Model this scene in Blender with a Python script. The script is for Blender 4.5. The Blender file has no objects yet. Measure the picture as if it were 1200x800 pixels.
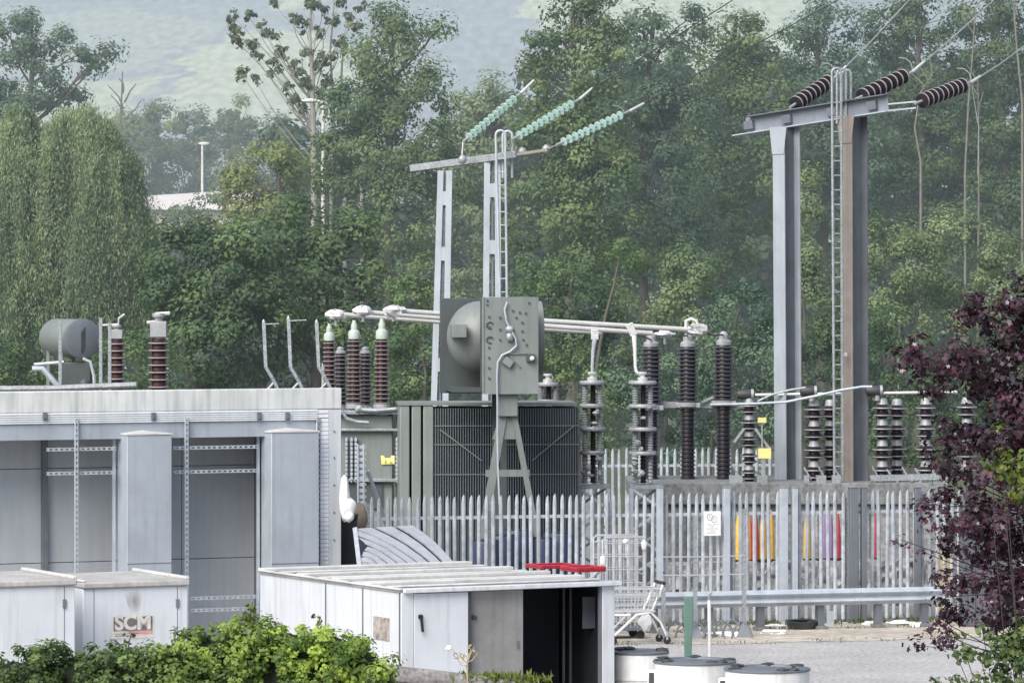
import bpy, math, random
import numpy as np
from mathutils import Vector, Matrix

# ---------------------------------------------------------------- basics
random.seed(7)
RNG = np.random.default_rng(11)
SC = bpy.context.scene
COL = SC.collection
F, YH, CX, H = 5400.0, 320.0, 600.0, 6.19      # focal length in photo pixels, horizon row, centre column, eye height
Z = Vector((0, 0, 1))
R = math.radians


def P(px, py, Y):
    """world point seen at photo pixel (px, py) at distance Y"""
    return Vector(((px - CX) / F * Y, Y, H - (py - YH) / F * Y))


def G(px, Y, z=0.0):
    return Vector(((px - CX) / F * Y, Y, z))


def ZY(py, Y):
    return H - (py - YH) / F * Y


class Frame:
    """a rotated ground frame: u runs to the right along a front, v runs back from it"""
    def __init__(s, px, Y, deg):
        s.o = G(px, Y)
        a = R(deg)
        s.u = Vector((math.cos(a), math.sin(a), 0))
        s.v = Vector((-math.sin(a), math.cos(a), 0))
        s.ax = Matrix((s.u, s.v, Z)).transposed()

    def pt(s, a, d, z):
        return s.o + s.u * a + s.v * d + Z * z

    def s_at(s, px, d=0.0):
        k = (px - CX) / F
        b = s.o + s.v * d
        return (k * b.y - b.x) / (s.u.x - k * s.u.y)

    def z_at(s, py, a=0.0, d=0.0):
        return ZY(py, s.pt(a, d, 0).y)


# ---------------------------------------------------------------- materials
def nd(nt, t, **kw):
    n = nt.nodes.new(t)
    for k, v in kw.items():
        setattr(n, k, v)
    return n


def M(name, col, rough=0.6, metal=0.0, var=0.18, scale=2.5, streak=0.0, streak_col=None, bump=0.0, dirt=0.0, trans=0.0, fine=0.0):
    m = bpy.data.materials.new(name)
    m.use_nodes = True
    nt = m.node_tree
    b = nt.nodes['Principled BSDF']
    L = nt.links.new
    tc = nd(nt, 'ShaderNodeTexCoord')
    n1 = nd(nt, 'ShaderNodeTexNoise')
    n1.inputs['Scale'].default_value = scale
    n1.inputs['Detail'].default_value = 6
    n1.inputs['Roughness'].default_value = 0.65
    L(tc.outputs['Object'], n1.inputs['Vector'])
    mr = nd(nt, 'ShaderNodeMapRange')
    mr.inputs['From Min'].default_value = 0.3
    mr.inputs['From Max'].default_value = 0.7
    mr.inputs['To Min'].default_value = 1 - var
    mr.inputs['To Max'].default_value = 1 + var * 0.6
    L(n1.outputs['Fac'], mr.inputs['Value'])
    mx = nd(nt, 'ShaderNodeMix', data_type='RGBA', blend_type='MULTIPLY')
    mx.inputs[0].default_value = 1
    mx.inputs[6].default_value = (*col, 1)
    L(mr.outputs[0], mx.inputs[7])
    out = mx.outputs[2]
    if streak:
        mp = nd(nt, 'ShaderNodeMapping')
        mp.inputs['Scale'].default_value = (6, 6, 0.45)
        L(tc.outputs['Object'], mp.inputs['Vector'])
        n2 = nd(nt, 'ShaderNodeTexNoise')
        n2.inputs['Scale'].default_value = 1.6
        n2.inputs['Detail'].default_value = 5
        L(mp.outputs[0], n2.inputs['Vector'])
        r2 = nd(nt, 'ShaderNodeMapRange')
        r2.inputs['From Min'].default_value = 0.48
        r2.inputs['From Max'].default_value = 0.75
        r2.inputs['To Min'].default_value = 0
        r2.inputs['To Max'].default_value = streak
        L(n2.outputs['Fac'], r2.inputs['Value'])
        m2 = nd(nt, 'ShaderNodeMix', data_type='RGBA')
        L(r2.outputs[0], m2.inputs[0])
        L(out, m2.inputs[6])
        m2.inputs[7].default_value = (*(streak_col or tuple(c * 0.35 for c in col)), 1)
        out = m2.outputs[2]
    if fine:
        n3 = nd(nt, 'ShaderNodeTexNoise')
        n3.inputs['Scale'].default_value = fine
        n3.inputs['Detail'].default_value = 4
        L(tc.outputs['Object'], n3.inputs['Vector'])
        r3 = nd(nt, 'ShaderNodeMapRange')
        r3.inputs['From Min'].default_value = 0.35
        r3.inputs['From Max'].default_value = 0.65
        r3.inputs['To Min'].default_value = 0.72
        r3.inputs['To Max'].default_value = 1.2
        L(n3.outputs['Fac'], r3.inputs['Value'])
        m3 = nd(nt, 'ShaderNodeMix', data_type='RGBA', blend_type='MULTIPLY')
        m3.inputs[0].default_value = 1
        L(out, m3.inputs[6])
        L(r3.outputs[0], m3.inputs[7])
        out = m3.outputs[2]
    L(out, b.inputs['Base Color'])
    b.inputs['Roughness'].default_value = rough
    b.inputs['Metallic'].default_value = metal
    if trans:
        b.inputs['Transmission Weight'].default_value = trans
    if bump:
        bp = nd(nt, 'ShaderNodeBump')
        bp.inputs['Strength'].default_value = bump
        bp.inputs['Distance'].default_value = 0.02
        L(n1.outputs['Fac'], bp.inputs['Height'])
        L(bp.outputs[0], b.inputs['Normal'])
    return m


def leaf_material(name, transl=0.38):
    m = bpy.data.materials.new(name)
    m.use_nodes = True
    nt = m.node_tree
    nt.nodes.remove(nt.nodes['Principled BSDF'])
    L = nt.links.new
    out = nt.nodes['Material Output']
    at = nd(nt, 'ShaderNodeAttribute', attribute_name='tint')
    d = nd(nt, 'ShaderNodeBsdfDiffuse')
    t = nd(nt, 'ShaderNodeBsdfTranslucent')
    g = nd(nt, 'ShaderNodeBsdfGlossy')
    g.inputs['Roughness'].default_value = 0.6
    m1 = nd(nt, 'ShaderNodeMixShader')
    m2 = nd(nt, 'ShaderNodeMixShader')
    m1.inputs[0].default_value = transl
    m2.inputs[0].default_value = 0.025
    L(at.outputs['Color'], d.inputs['Color'])
    L(at.outputs['Color'], t.inputs['Color'])
    L(d.outputs[0], m1.inputs[1])
    L(t.outputs[0], m1.inputs[2])
    L(m1.outputs[0], m2.inputs[1])
    L(g.outputs[0], m2.inputs[2])
    L(m2.outputs[0], out.inputs['Surface'])
    return m


MAT = dict(
    galv=M('galvanised_steel', (0.34, 0.37, 0.40), 0.5, 0.35, 0.22, 3, fine=30),
    galv_light=M('light_galvanised_steel', (0.46, 0.51, 0.57), 0.5, 0.2, 0.2, 3, 0.25),
    galv_blue=M('blue_grey_steel', (0.375, 0.42, 0.475), 0.55, 0.1, 0.15, 1.5, 0.25),
    galv_pales=M('weathered_pales', (0.45, 0.495, 0.55), 0.55, 0.15, 0.38, 5.5, 0.55, (0.24, 0.25, 0.26)),
    galv_mid=M('mid_blue_grey_steel', (0.22, 0.25, 0.30), 0.55, 0.1, 0.2, 1.5, 0.25),
    galv_pale=M('pale_blue_steel', (0.44, 0.49, 0.55), 0.5, 0.1, 0.15, 2, 0.2),
    galv_dark=M('dark_galvanised_steel', (0.16, 0.18, 0.21), 0.55, 0.2, 0.2, 2, 0.2),
    rust_flange=M('rust_stained_flange', (0.29, 0.265, 0.24), 0.7, 0.1, 0.2, 2, 0.3, (0.2, 0.14, 0.10)),
    concrete=M('stained_concrete', (0.60, 0.625, 0.63), 0.85, 0, 0.16, 1.6, 0.7, (0.30, 0.32, 0.31), 0.1),
    plinth=M('plinth_concrete', (0.21, 0.22, 0.225), 0.9, 0, 0.25, 1.2, 0.4, None, 0.3, fine=12),
    white_steel=M('white_painted_steel', (0.60, 0.635, 0.68), 0.5, 0, 0.10, 1.2, 0.5, (0.36, 0.355, 0.34), bump=0.35),
    white_lid=M('dirty_white_lid', (0.56, 0.57, 0.57), 0.65, 0, 0.22, 1.8, 0.35, (0.28, 0.27, 0.25)),
    lid_grime=M('grimy_lid', (0.46, 0.455, 0.44), 0.7, 0, 0.3, 1.6, 0.5, (0.22, 0.20, 0.18)),
    roof_dark=M('dark_roof_sheet', (0.27, 0.27, 0.265), 0.75, 0, 0.35, 1.8, 0.4, (0.12, 0.12, 0.11)),
    white_jamb=M('white_ribbed_jamb', (0.74, 0.78, 0.82), 0.55, 0, 0.08, 1.5, 0.25),
    wall_grey=M('grey_wall_panel', (0.43, 0.465, 0.50), 0.7, 0, 0.12, 0.7, 0.15),
    wall_seam=M('dark_wall_seam', (0.08, 0.085, 0.09), 0.7),
    dull_steel=M('dull_steel_door', (0.30, 0.30, 0.30), 0.55, 0.1, 0.25, 1.6, 0.4, (0.16, 0.15, 0.14)),
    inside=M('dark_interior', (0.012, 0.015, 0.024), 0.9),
    black=M('black_plastic', (0.02, 0.02, 0.022), 0.5),
    dark=M('dark_metal', (0.06, 0.065, 0.07), 0.55, 0.2),
    trafo=M('green_grey_enamel', (0.20, 0.228, 0.222), 0.5, 0, 0.15, 1.4, 0.3, (0.09, 0.10, 0.10)),
    panel_green=M('grey_green_panel', (0.225, 0.255, 0.245), 0.55, 0, 0.12, 1.4, 0.2),
    trafo_dark=M('dark_green_grey_enamel', (0.07, 0.085, 0.09), 0.6, 0, 0.15, 1.4, 0.2),
    fin=M('radiator_fin', (0.13, 0.155, 0.18), 0.55, 0, 0.15, 2),
    fin_back=M('radiator_shade', (0.045, 0.055, 0.066), 0.8),
    porcelain=M('brown_porcelain', (0.042, 0.016, 0.019), 0.16, 0, 0.2, 5),
    porcelain_rim=M('porcelain_rim', (0.30, 0.28, 0.29), 0.35, 0, 0.2, 5),
    porcelain_dark=M('dark_porcelain', (0.022, 0.020, 0.027), 0.3, 0, 0.2, 5),
    porcelain_grey=M('grey_porcelain', (0.28, 0.30, 0.32), 0.35, 0, 0.25, 8),
    cap=M('pale_green_cap', (0.42, 0.50, 0.45), 0.5, 0, 0.15, 5),
    cap_grey=M('grey_metal_cap', (0.36, 0.375, 0.395), 0.5, 0.2, 0.2, 8),
    foil=M('silver_wrap', (0.66, 0.67, 0.69), 0.35, 0.35, 0.35, 14, bump=0.8),
    alu=M('aluminium_tube', (0.70, 0.70, 0.68), 0.4, 0.3, 0.15, 4),
    glass=M('teal_glass', (0.70, 0.92, 0.87), 0.04, 0, 0.1, 6, trans=0.5),
    glass_cap=M('teal_grey_cap', (0.16, 0.32, 0.28), 0.5, 0.1, 0.2, 8),
    yellow=M('yellow_sign', (0.80, 0.74, 0.28), 0.5, 0, 0.15, 14),
    yellow_post=M('yellow_plastic', (0.70, 0.44, 0.08), 0.6, 0, 0.35, 9, 0.5),
    orange_post=M('orange_plastic', (0.68, 0.26, 0.09), 0.6, 0, 0.35, 9, 0.5),
    red_post=M('red_plastic', (0.52, 0.06, 0.08), 0.6, 0, 0.35, 9, 0.4),
    purple_post=M('purple_plastic', (0.25, 0.16, 0.32), 0.5, 0, 0.2, 6),
    tan=M('tan_board', (0.48, 0.36, 0.20), 0.7, 0, 0.2, 6),
    red=M('red_tray_plastic', (0.38, 0.03, 0.05), 0.5, 0, 0.25, 6),
    blue=M('blue_drum_plastic', (0.025, 0.04, 0.095), 0.5, 0, 0.2, 4),
    green_post=M('green_painted_steel', (0.10, 0.19, 0.16), 0.55, 0, 0.15, 4, 0.2),
    white_plastic=M('white_plastic', (0.72, 0.73, 0.72), 0.5, 0, 0.15, 3, 0.45, (0.38, 0.37, 0.34)),
    cloth=M('white_cloth', (0.82, 0.83, 0.83), 0.9, 0, 0.06, 6),
    sack=M('brown_sack', (0.20, 0.17, 0.14), 0.95, 0, 0.25, 9, bump=0.5),
    chrome=M('zinc_wire', (0.62, 0.63, 0.65), 0.3, 0.5, 0.1, 6),
    ribbed=M('ribbed_metal_sheet', (0.38, 0.40, 0.45), 0.5, 0.15, 0.15, 2.5, 0.25),
    asphalt=M('grey_asphalt', (0.40, 0.395, 0.40), 0.9, 0, 0.22, 0.5, bump=0.3, fine=14),
    dirt=M('beige_dirt', (0.47, 0.43, 0.37), 0.95, 0, 0.3, 0.7, bump=0.4, fine=5),
    earth=M('grassy_earth', (0.085, 0.10, 0.05), 0.95, 0, 0.35, 0.3, bump=0.4, fine=3),
    gravel=M('compound_gravel', (0.19, 0.19, 0.185), 0.95, 0, 0.3, 2.0, bump=0.5, fine=16),
    stone=M('rubble_stone', (0.27, 0.275, 0.285), 0.95, 0, 0.3, 5, bump=0.5, fine=10),
    bark=M('grey_bark', (0.11, 0.10, 0.085), 0.95, 0, 0.3, 3),
    bark_pale=M('pale_bark', (0.34, 0.335, 0.31), 0.9, 0, 0.3, 3),
    stem_grey=M('grey_stem', (0.20, 0.20, 0.17), 0.9, 0, 0.3, 3),
    bark_red=M('purple_brown_bark', (0.05, 0.038, 0.04), 0.9, 0, 0.3, 5),
    log=M('weathered_log', (0.25, 0.24, 0.24), 0.95, 0, 0.45, 7, bump=0.8, fine=25),
    sign_white=M('white_sign_face', (0.80, 0.81, 0.80), 0.5, 0, 0.06, 4),
    sign_line=M('faded_sign_print', (0.42, 0.43, 0.44), 0.6),
    print_dark=M('faded_black_print', (0.16, 0.15, 0.15), 0.7, 0, 0.4, 9),
    print_pale=M('worn_pale_print', (0.62, 0.60, 0.56), 0.7, 0, 0.2, 9),
    print_red=M('faded_red_print', (0.55, 0.30, 0.29), 0.7, 0, 0.3, 9),
    slate=M('dark_fence_board', (0.115, 0.125, 0.15), 0.8, 0, 0.15, 2, 0.2),
    dead=M('straw_stem', (0.46, 0.38, 0.22), 0.9),
    wire=M('bare_wire', (0.34, 0.36, 0.36), 0.5, 0.3),
    wire_dark=M('dark_wire', (0.06, 0.065, 0.06), 0.6, 0.1),
    bag_black=M('black_bin_liner', (0.03, 0.035, 0.04), 0.35),
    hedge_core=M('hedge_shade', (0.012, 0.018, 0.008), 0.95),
    roof_white=M('white_roof_sheet', (0.88, 0.89, 0.90), 0.5),
)
LEAF = leaf_material('leaf')
LEAF_PURPLE = leaf_material('purple_leaf', 0.2)


# ---------------------------------------------------------------- mesh collector
class MB:
    def __init__(s):
        s.v, s.f, s.ops = [], [], []

    def add(s, vs, fs):
        o = len(s.v)
        s.ops.append((o, len(s.f)))
        s.v += [Vector(v) for v in vs]
        s.f += [tuple(i + o for i in f) for f in fs]
        return s

    def box(s, c, size, ax=None):
        ax = ax or Matrix.Identity(3)
        c = Vector(c)
        vs = [c + ax @ Vector((x * size[0] / 2, y * size[1] / 2, z * size[2] / 2)) for z in (-1, 1) for y in (-1, 1) for x in (-1, 1)]
        return s.add(vs, [(0, 2, 3, 1), (4, 5, 7, 6), (0, 1, 5, 4), (2, 6, 7, 3), (0, 4, 6, 2), (1, 3, 7, 5)])

    def fbox(s, fr, a0, a1, d0, d1, z0, z1):
        return s.box(fr.pt((a0 + a1) / 2, (d0 + d1) / 2, (z0 + z1) / 2), (abs(a1 - a0), abs(d1 - d0), abs(z1 - z0)), fr.ax)

    def bar(s, p0, p1, w, d=None, up=Z):
        p0, p1 = Vector(p0), Vector(p1)
        x = (p1 - p0)
        l = x.length
        x.normalize()
        if abs(x.dot(up)) > 0.99:
            up = Vector((0, 1, 0))
        y = up.cross(x).normalized()
        zz = x.cross(y)
        return s.box((p0 + p1) / 2, (l, w, d or w), Matrix((x, y, zz)).transposed())

    def tube(s, pts, r, n=8):
        pts = [Vector(p) for p in pts]
        rs = r if isinstance(r, (list, tuple)) else [r] * len(pts)
        vs, fs = [], []
        ref = None
        for i, p in enumerate(pts):
            t = (pts[min(i + 1, len(pts) - 1)] - pts[max(i - 1, 0)]).normalized()
            if ref is None:
                ref = t.orthogonal().normalized()
            ref = (ref - t * ref.dot(t)).normalized()
            b = t.cross(ref)
            for k in range(n):
                a = 2 * math.pi * k / n
                vs.append(p + (ref * math.cos(a) + b * math.sin(a)) * rs[i])
        for i in range(len(pts) - 1):
            for k in range(n):
                k2 = (k + 1) % n
                fs.append((i * n + k, i * n + k2, (i + 1) * n + k2, (i + 1) * n + k))
        fs.append(tuple(range(n))[::-1])
        fs.append(tuple(range((len(pts) - 1) * n, len(pts) * n)))
        return s.add(vs, fs)

    def lathe(s, prof, o, axis=Z, n=16):
        """prof: list of (radius, distance along axis)"""
        axis = Vector(axis).normalized()
        a = axis.orthogonal().normalized()
        b = axis.cross(a)
        o = Vector(o)
        vs, fs = [], []
        for r, t in prof:
            for k in range(n):
                q = 2 * math.pi * k / n
                vs.append(o + axis * t + (a * math.cos(q) + b * math.sin(q)) * max(r, 1e-4))
        for i in range(len(prof) - 1):
            for k in range(n):
                k2 = (k + 1) % n
                fs.append((i * n + k, i * n + k2, (i + 1) * n + k2, (i + 1) * n + k))
        fs.append(tuple(range(n))[::-1])
        fs.append(tuple(range((len(prof) - 1) * n, len(prof) * n)))
        return s.add(vs, fs)

    def blob(s, c, rx, ry, rz, rough=0.15, seed=0, nu=14, nv=9, ax=None):
        rr = random.Random(seed)
        c = Vector(c)
        ax = ax or Matrix.Identity(3)
        ph = [rr.uniform(0, 6.28) for _ in range(8)]
        vs, fs = [], []
        for i in range(nv + 1):
            th = math.pi * i / nv
            for k in range(nu):
                a = 2 * math.pi * k / nu
                q = 1 + rough * (math.sin(3 * a + ph[0] + 2 * th) * 0.5 + math.sin(5 * a + ph[1] - 3 * th) * 0.35 + math.sin(4 * th + ph[2]) * 0.4 + rr.uniform(-.35, .35))
                vs.append(c + ax @ Vector((rx * q * math.sin(th) * math.cos(a), ry * q * math.sin(th) * math.sin(a), rz * q * math.cos(th))))
        for i in range(nv):
            for k in range(nu):
                k2 = (k + 1) % nu
                fs.append((i * nu + k, (i + 1) * nu + k, (i + 1) * nu + k2, i * nu + k2))
        return s.add(vs, fs)

    def build(s, name, mat, parent=None, loc=None, bevel=0.0, smooth=True):
        base = Vector(loc) if loc is not None else Vector((0, 0, 0))
        if parent is not None:
            base = world_loc(parent)
        me = bpy.data.meshes.new(name)
        me.from_pydata([v - base for v in s.v], [], s.f)
        me.validate()
        me.materials.append(mat)
        if smooth:
            me.polygons.foreach_set('use_smooth', [True] * len(me.polygons))
            me.set_sharp_from_angle(angle=R(32))
        o = bpy.data.objects.new(name, me)
        COL.objects.link(o)
        if parent is not None:
            o.parent = parent
        else:
            o.location = base
        if bevel:
            b = o.modifiers.new('bevel', 'BEVEL')
            b.width = bevel
            b.segments = 2
            b.limit_method = 'ANGLE'
            b.harden_normals = False
        return o

    def build_each(s, name, mat, parent, bevel=0.0, smooth=True):
        """every added piece becomes a part of its own"""
        ends = s.ops[1:] + [(len(s.v), len(s.f))]
        out = []
        for (v0, f0), (v1, f1) in zip(s.ops, ends):
            m = MB()
            m.add(s.v[v0:v1], [tuple(i - v0 for i in f) for f in s.f[f0:f1]])
            out.append(m.build(name, mat, parent, None, bevel, smooth))
        return out


def world_loc(o):
    v = Vector((0, 0, 0))
    while o is not None:
        v = v + o.location
        o = o.parent
    return v


def tag(o, label=None, cat=None, group=None, kind=None):
    if label:
        o['label'] = label
    if cat:
        o['category'] = cat
    if group:
        o['group'] = group
    if kind:
        o['kind'] = kind
    return o


def thing(name, label, cat, loc, group=None):
    o = bpy.data.objects.new(name, None)
    o.empty_display_size = 0.2
    COL.objects.link(o)
    o.location = loc
    return tag(o, label, cat, group)


def copy_tree(o, parent=None):
    c = o.copy()
    COL.objects.link(c)
    c.parent = parent
    for ch in list(o.children):
        copy_tree(ch, c)
    return c


def text_mesh(name, body, size, origin, right, up, mat, parent, bold=0.0, depth=0.001):
    cu = bpy.data.curves.new(name, 'FONT')
    cu.body = body
    cu.size = size
    cu.extrude = depth
    cu.offset = bold
    cu.align_x = 'CENTER'
    cu.align_y = 'CENTER'
    t = bpy.data.objects.new(name, cu)
    COL.objects.link(t)
    bpy.context.view_layer.update()
    dg = bpy.context.evaluated_depsgraph_get()
    me = bpy.data.meshes.new_from_object(t.evaluated_get(dg))
    bpy.data.objects.remove(t)
    base = world_loc(parent)
    n = right.cross(up)
    for v in me.vertices:
        c = v.co.copy()
        v.co = origin + right * c.x + up * c.y + n * c.z - base
    me.materials.clear()
    me.materials.append(mat)
    o = bpy.data.objects.new(name, me)
    COL.objects.link(o)
    o.parent = parent
    return o


# ---------------------------------------------------------------- foliage
DIAMOND = np.array([(0, -0.5), (0.5, 0.02), (0, 0.5), (-0.5, 0.02)])
IVY = np.array([(0, -0.42), (0.42, -0.38), (0.5, 0.0), (0.24, 0.12), (0, 0.55), (-0.24, 0.12), (-0.5, 0.0), (-0.42, -0.38)])
STAR = np.array([(0, -0.3), (0.28, -0.42), (0.24, -0.12), (0.55, 0.05), (0.2, 0.14), (0, 0.6), (-0.2, 0.14), (-0.55, 0.05), (-0.24, -0.12), (-0.28, -0.42)])


def norm(a):
    return a / np.maximum(np.linalg.norm(a, axis=1, keepdims=True), 1e-6)


def leaf_mesh(name, cen, nor, siz, asp, tint, parent, shape=DIAMOND, mat=None, down=None, kind=None, gain=1.0, cool=(1, 1, 1)):
    """cen, nor: (n,3); siz: (n,) leaf length; asp: width/length; tint: (n,3); down: (n,3) leaf long direction"""
    n, k = len(cen), len(shape)
    base = np.array(world_loc(parent)) if parent is not None else np.zeros(3)
    nor = norm(nor)
    if down is None:
        down = RNG.normal(size=(n, 3))
    b = norm(down - nor * (down * nor).sum(1, keepdims=True))
    a = np.cross(nor, b)
    V = np.empty((n, k, 3))
    for i, (x, y) in enumerate(shape):
        V[:, i] = cen + a * (x * siz * asp)[:, None] + b * (y * siz)[:, None] - nor * (abs(x) * 0.25 * siz * asp)[:, None]
    V = (V.reshape(-1, 3) - base).astype(np.float32)
    me = bpy.data.meshes.new(name)
    me.vertices.add(n * k)
    me.vertices.foreach_set('co', V.ravel())
    me.loops.add(n * k)
    me.loops.foreach_set('vertex_index', np.arange(n * k, dtype=np.int32))
    me.polygons.add(n)
    me.polygons.foreach_set('loop_start', np.arange(0, n * k, k, dtype=np.int32))
    me.update(calc_edges=True)
    at = me.attributes.new('tint', 'FLOAT_COLOR', 'POINT')
    c = np.ones((n, k, 4), dtype=np.float32)
    c[:, :, :3] = np.clip(tint * gain * np.array(cool), 0, .8)[:, None, :]
    at.data.foreach_set('color', c.ravel())
    me.materials.append(mat or LEAF)
    o = bpy.data.objects.new(name, me)
    COL.objects.link(o)
    if parent is not None:
        o.parent = parent
    if kind:
        o['kind'] = kind
    return o


def clump_leaves(blobs, leaf, dens, clump_r, colA, colB, seed, fill=0.55, flat=0.0):
    """blobs: (centre, rx, ry, rz). Returns cen, nor, size, tint of leaves gathered in clumps over each blob."""
    rg = np.random.default_rng(seed)
    C, N, T, S = [], [], [], []
    colA, colB = np.array(colA), np.array(colB)
    for c, rx, ry, rz in blobs:
        area = math.pi * rx * rz
        bt = rg.uniform(-.20, .20)
        nl = int(dens * area)
        nc = max(4, int(area * 1.15 / (clump_r ** 2)))
        d = norm(rg.normal(size=(nc, 3)))
        rad = fill + (1 - fill) * rg.random(nc) ** 0.6
        rad *= 1 + 0.12 * rg.normal(size=nc)
        cc = np.array(c) + d * rad[:, None] * np.array((rx, ry, rz))
        ct = np.clip(rg.normal(0.42, 0.32, nc), 0, 1.1)
        cr = clump_r * rg.uniform(0.6, 1.35, nc)
        i = rg.integers(0, nc, nl)
        dd = norm(rg.normal(size=(nl, 3)))
        dd[:, 2] *= (1 - flat)
        p = cc[i] + dd * (cr[i] * rg.random(nl) ** 0.45)[:, None] * np.array((1, 1, 0.8))
        nrm = dd * 0.8 + d[i] * 0.5 + np.array((0, 0, 0.4)) + rg.normal(size=(nl, 3)) * 0.2
        t = np.clip(ct[i] + bt + rg.normal(0, 0.10, nl), 0, 1.3)
        C.append(p)
        N.append(nrm)
        T.append(colA + (colB - colA) * t[:, None])
        S.append(leaf * rg.uniform(0.6, 1.3, nl))
    return np.concatenate(C), np.concatenate(N), np.concatenate(S), np.concatenate(T)


def px_blobs(lst, Y, depth=0.8):
    out = []
    for b in lst:
        px, py, rx, ry = b[:4]
        y = Y + (b[4] if len(b) > 4 else 0)
        k = y / F
        out.append((P(px, py, y), rx * k, max(rx, ry) * k * depth, ry * k))
    return out


def limb_path(p0, p1, bend, seed, n=7):
    rr = random.Random(seed)
    off = Vector((rr.uniform(-1, 1), rr.uniform(-1, 1), rr.uniform(-.3, .6))) * bend
    pts = []
    for i in range(n):
        t = i / (n - 1)
        w = math.sin(math.pi * t)
        pts.append(p0.lerp(p1, t) + off * w + Vector((rr.uniform(-1, 1), rr.uniform(-1, 1), 0)) * bend * 0.12)
    return pts


def trunk_mesh(base, top, r0, blobs, seed, bend=0.4, limb_r=0.35, lean=None):
    mb = MB()
    pts = limb_path(Vector(base), Vector(top), bend, seed, 10)
    n = len(pts)
    mb.tube(pts, [r0 * (1.25 if i == 0 else 1 - 0.82 * i / n) for i in range(n)], 9)
    for k, b in enumerate(blobs):
        c = Vector(b[0])
        best = min(range(1, n - 1), key=lambda i: abs(pts[i].z - (c.z - 0.6 * (c - pts[i]).length)))
        q = limb_path(pts[best], c + Vector((0, 0, b[3] * 0.3)), bend * 0.6, seed * 31 + k, 6)
        rr = max(0.025, r0 * limb_r * (1 - 0.6 * best / n))
        mb.tube(q, [rr * (1 - 0.8 * i / 6) for i in range(6)], 6)
        rnd = random.Random(seed * 77 + k)
        for j in range(3):
            e = c + Vector((rnd.uniform(-1, 1) * b[1], rnd.uniform(-1, 1) * b[2], rnd.uniform(-.2, 1) * b[3])) * 0.85
            q2 = limb_path(q[3], e, bend * 0.4, seed * 13 + k * 5 + j, 5)
            mb.tube(q2, [rr * 0.45 * (1 - 0.75 * i / 5) for i in range(5)], 5)
    return mb


GREENS = dict(
    dark=((0.022, 0.042, 0.018), (0.085, 0.125, 0.045)),
    mid=((0.035, 0.060, 0.024), (0.125, 0.165, 0.058)),
    pale=((0.060, 0.085, 0.038), (0.185, 0.215, 0.100)),
    blue=((0.030, 0.055, 0.034), (0.105, 0.150, 0.085)),
    lime=((0.070, 0.110, 0.022), (0.235, 0.280, 0.065)),
    yellow=((0.070, 0.090, 0.026), (0.205, 0.215, 0.075)),
    purple=((0.017, 0.010, 0.017), (0.086, 0.048, 0.074)),
    ivy=((0.022, 0.045, 0.014), (0.120, 0.180, 0.050)),
)


for k_ in ('dark', 'mid', 'pale', 'blue', 'lime', 'yellow'):
    GREENS[k_] = (tuple(c * 1.5 for c in GREENS[k_][0]), GREENS[k_][1])


def tree(name, label, cat, blobs_px, Y, pal, seed, trunk=None, leaf=0.2, dens=360, clump=0.55, bark='bark', r0=0.22, group=None,
         fill=0.5, depth=0.8, limbs=True, asp=0.6, shape=DIAMOND, mat=None, bend=0.4):
    if Y > 100:
        dens, leaf = dens * 2.3, leaf * 0.62
    blobs = px_blobs(blobs_px, Y, depth)
    cx = sum(b[0].x for b in blobs) / len(blobs)
    tp = max(blobs, key=lambda b: b[0].z)
    if trunk is None:
        base = Vector((cx, Y, 0))
        top = Vector(tp[0])
    else:
        base, top = trunk
    t = thing(name, label, cat, base, group)
    trunk_mesh(base, top, r0, blobs if limbs else [], seed, bend).build('trunk', MAT[bark], t)
    c, n, s, tint = clump_leaves(blobs, leaf, dens, clump, *GREENS[pal], seed, fill)
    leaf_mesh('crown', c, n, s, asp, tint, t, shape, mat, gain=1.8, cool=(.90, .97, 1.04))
    return t

# ================================================================ SETTING
def sheet(name, pts, z, mat, nx=1):
    mb = MB()
    mb.add([(x, y, z) for x, y in pts], [tuple(range(len(pts)))])
    return tag(mb.build(name, mat, smooth=False), kind='structure')


sheet('ground', [(-3000, -60), (3000, -60), (3000, 4500), (-3000, 4500)], 0.0, MAT['earth'])
TH = 15.0
FEN = Frame(430, 79.5, TH)                                  # palisade fence line
dy = FEN.v
sheet('asphalt_yard', [(-40, 20), (60, 20), (60, 96), (-2.0, 77.6), (-40, 68.0)], 0.004, MAT['asphalt'])
a0, a1 = FEN.pt(-8, -3.9, 0), FEN.pt(40, -3.9, 0)
b1, b0 = FEN.pt(40, 0.5, 0), FEN.pt(-8, 0.5, 0)
mb = MB()
N = 40
rr = random.Random(5)
lo = [a0.lerp(a1, i / N) + dy * rr.uniform(-.35, .35) for i in range(N + 1)]
hi = [b0.lerp(b1, i / N) for i in range(N + 1)]
mb.add([(p.x, p.y, 0.009) for p in lo + hi], [(i, i + 1, N + 2 + i, N + 1 + i) for i in range(N)])
tag(mb.build('dirt_strip', MAT['dirt'], smooth=False), kind='structure')
p = [FEN.pt(-30, 0.4, 0), FEN.pt(40, 0.4, 0), FEN.pt(40, 24, 0), FEN.pt(-30, 24, 0)]
sheet('compound_gravel', [(q.x, q.y) for q in p], 0.006, MAT['gravel'])

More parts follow.
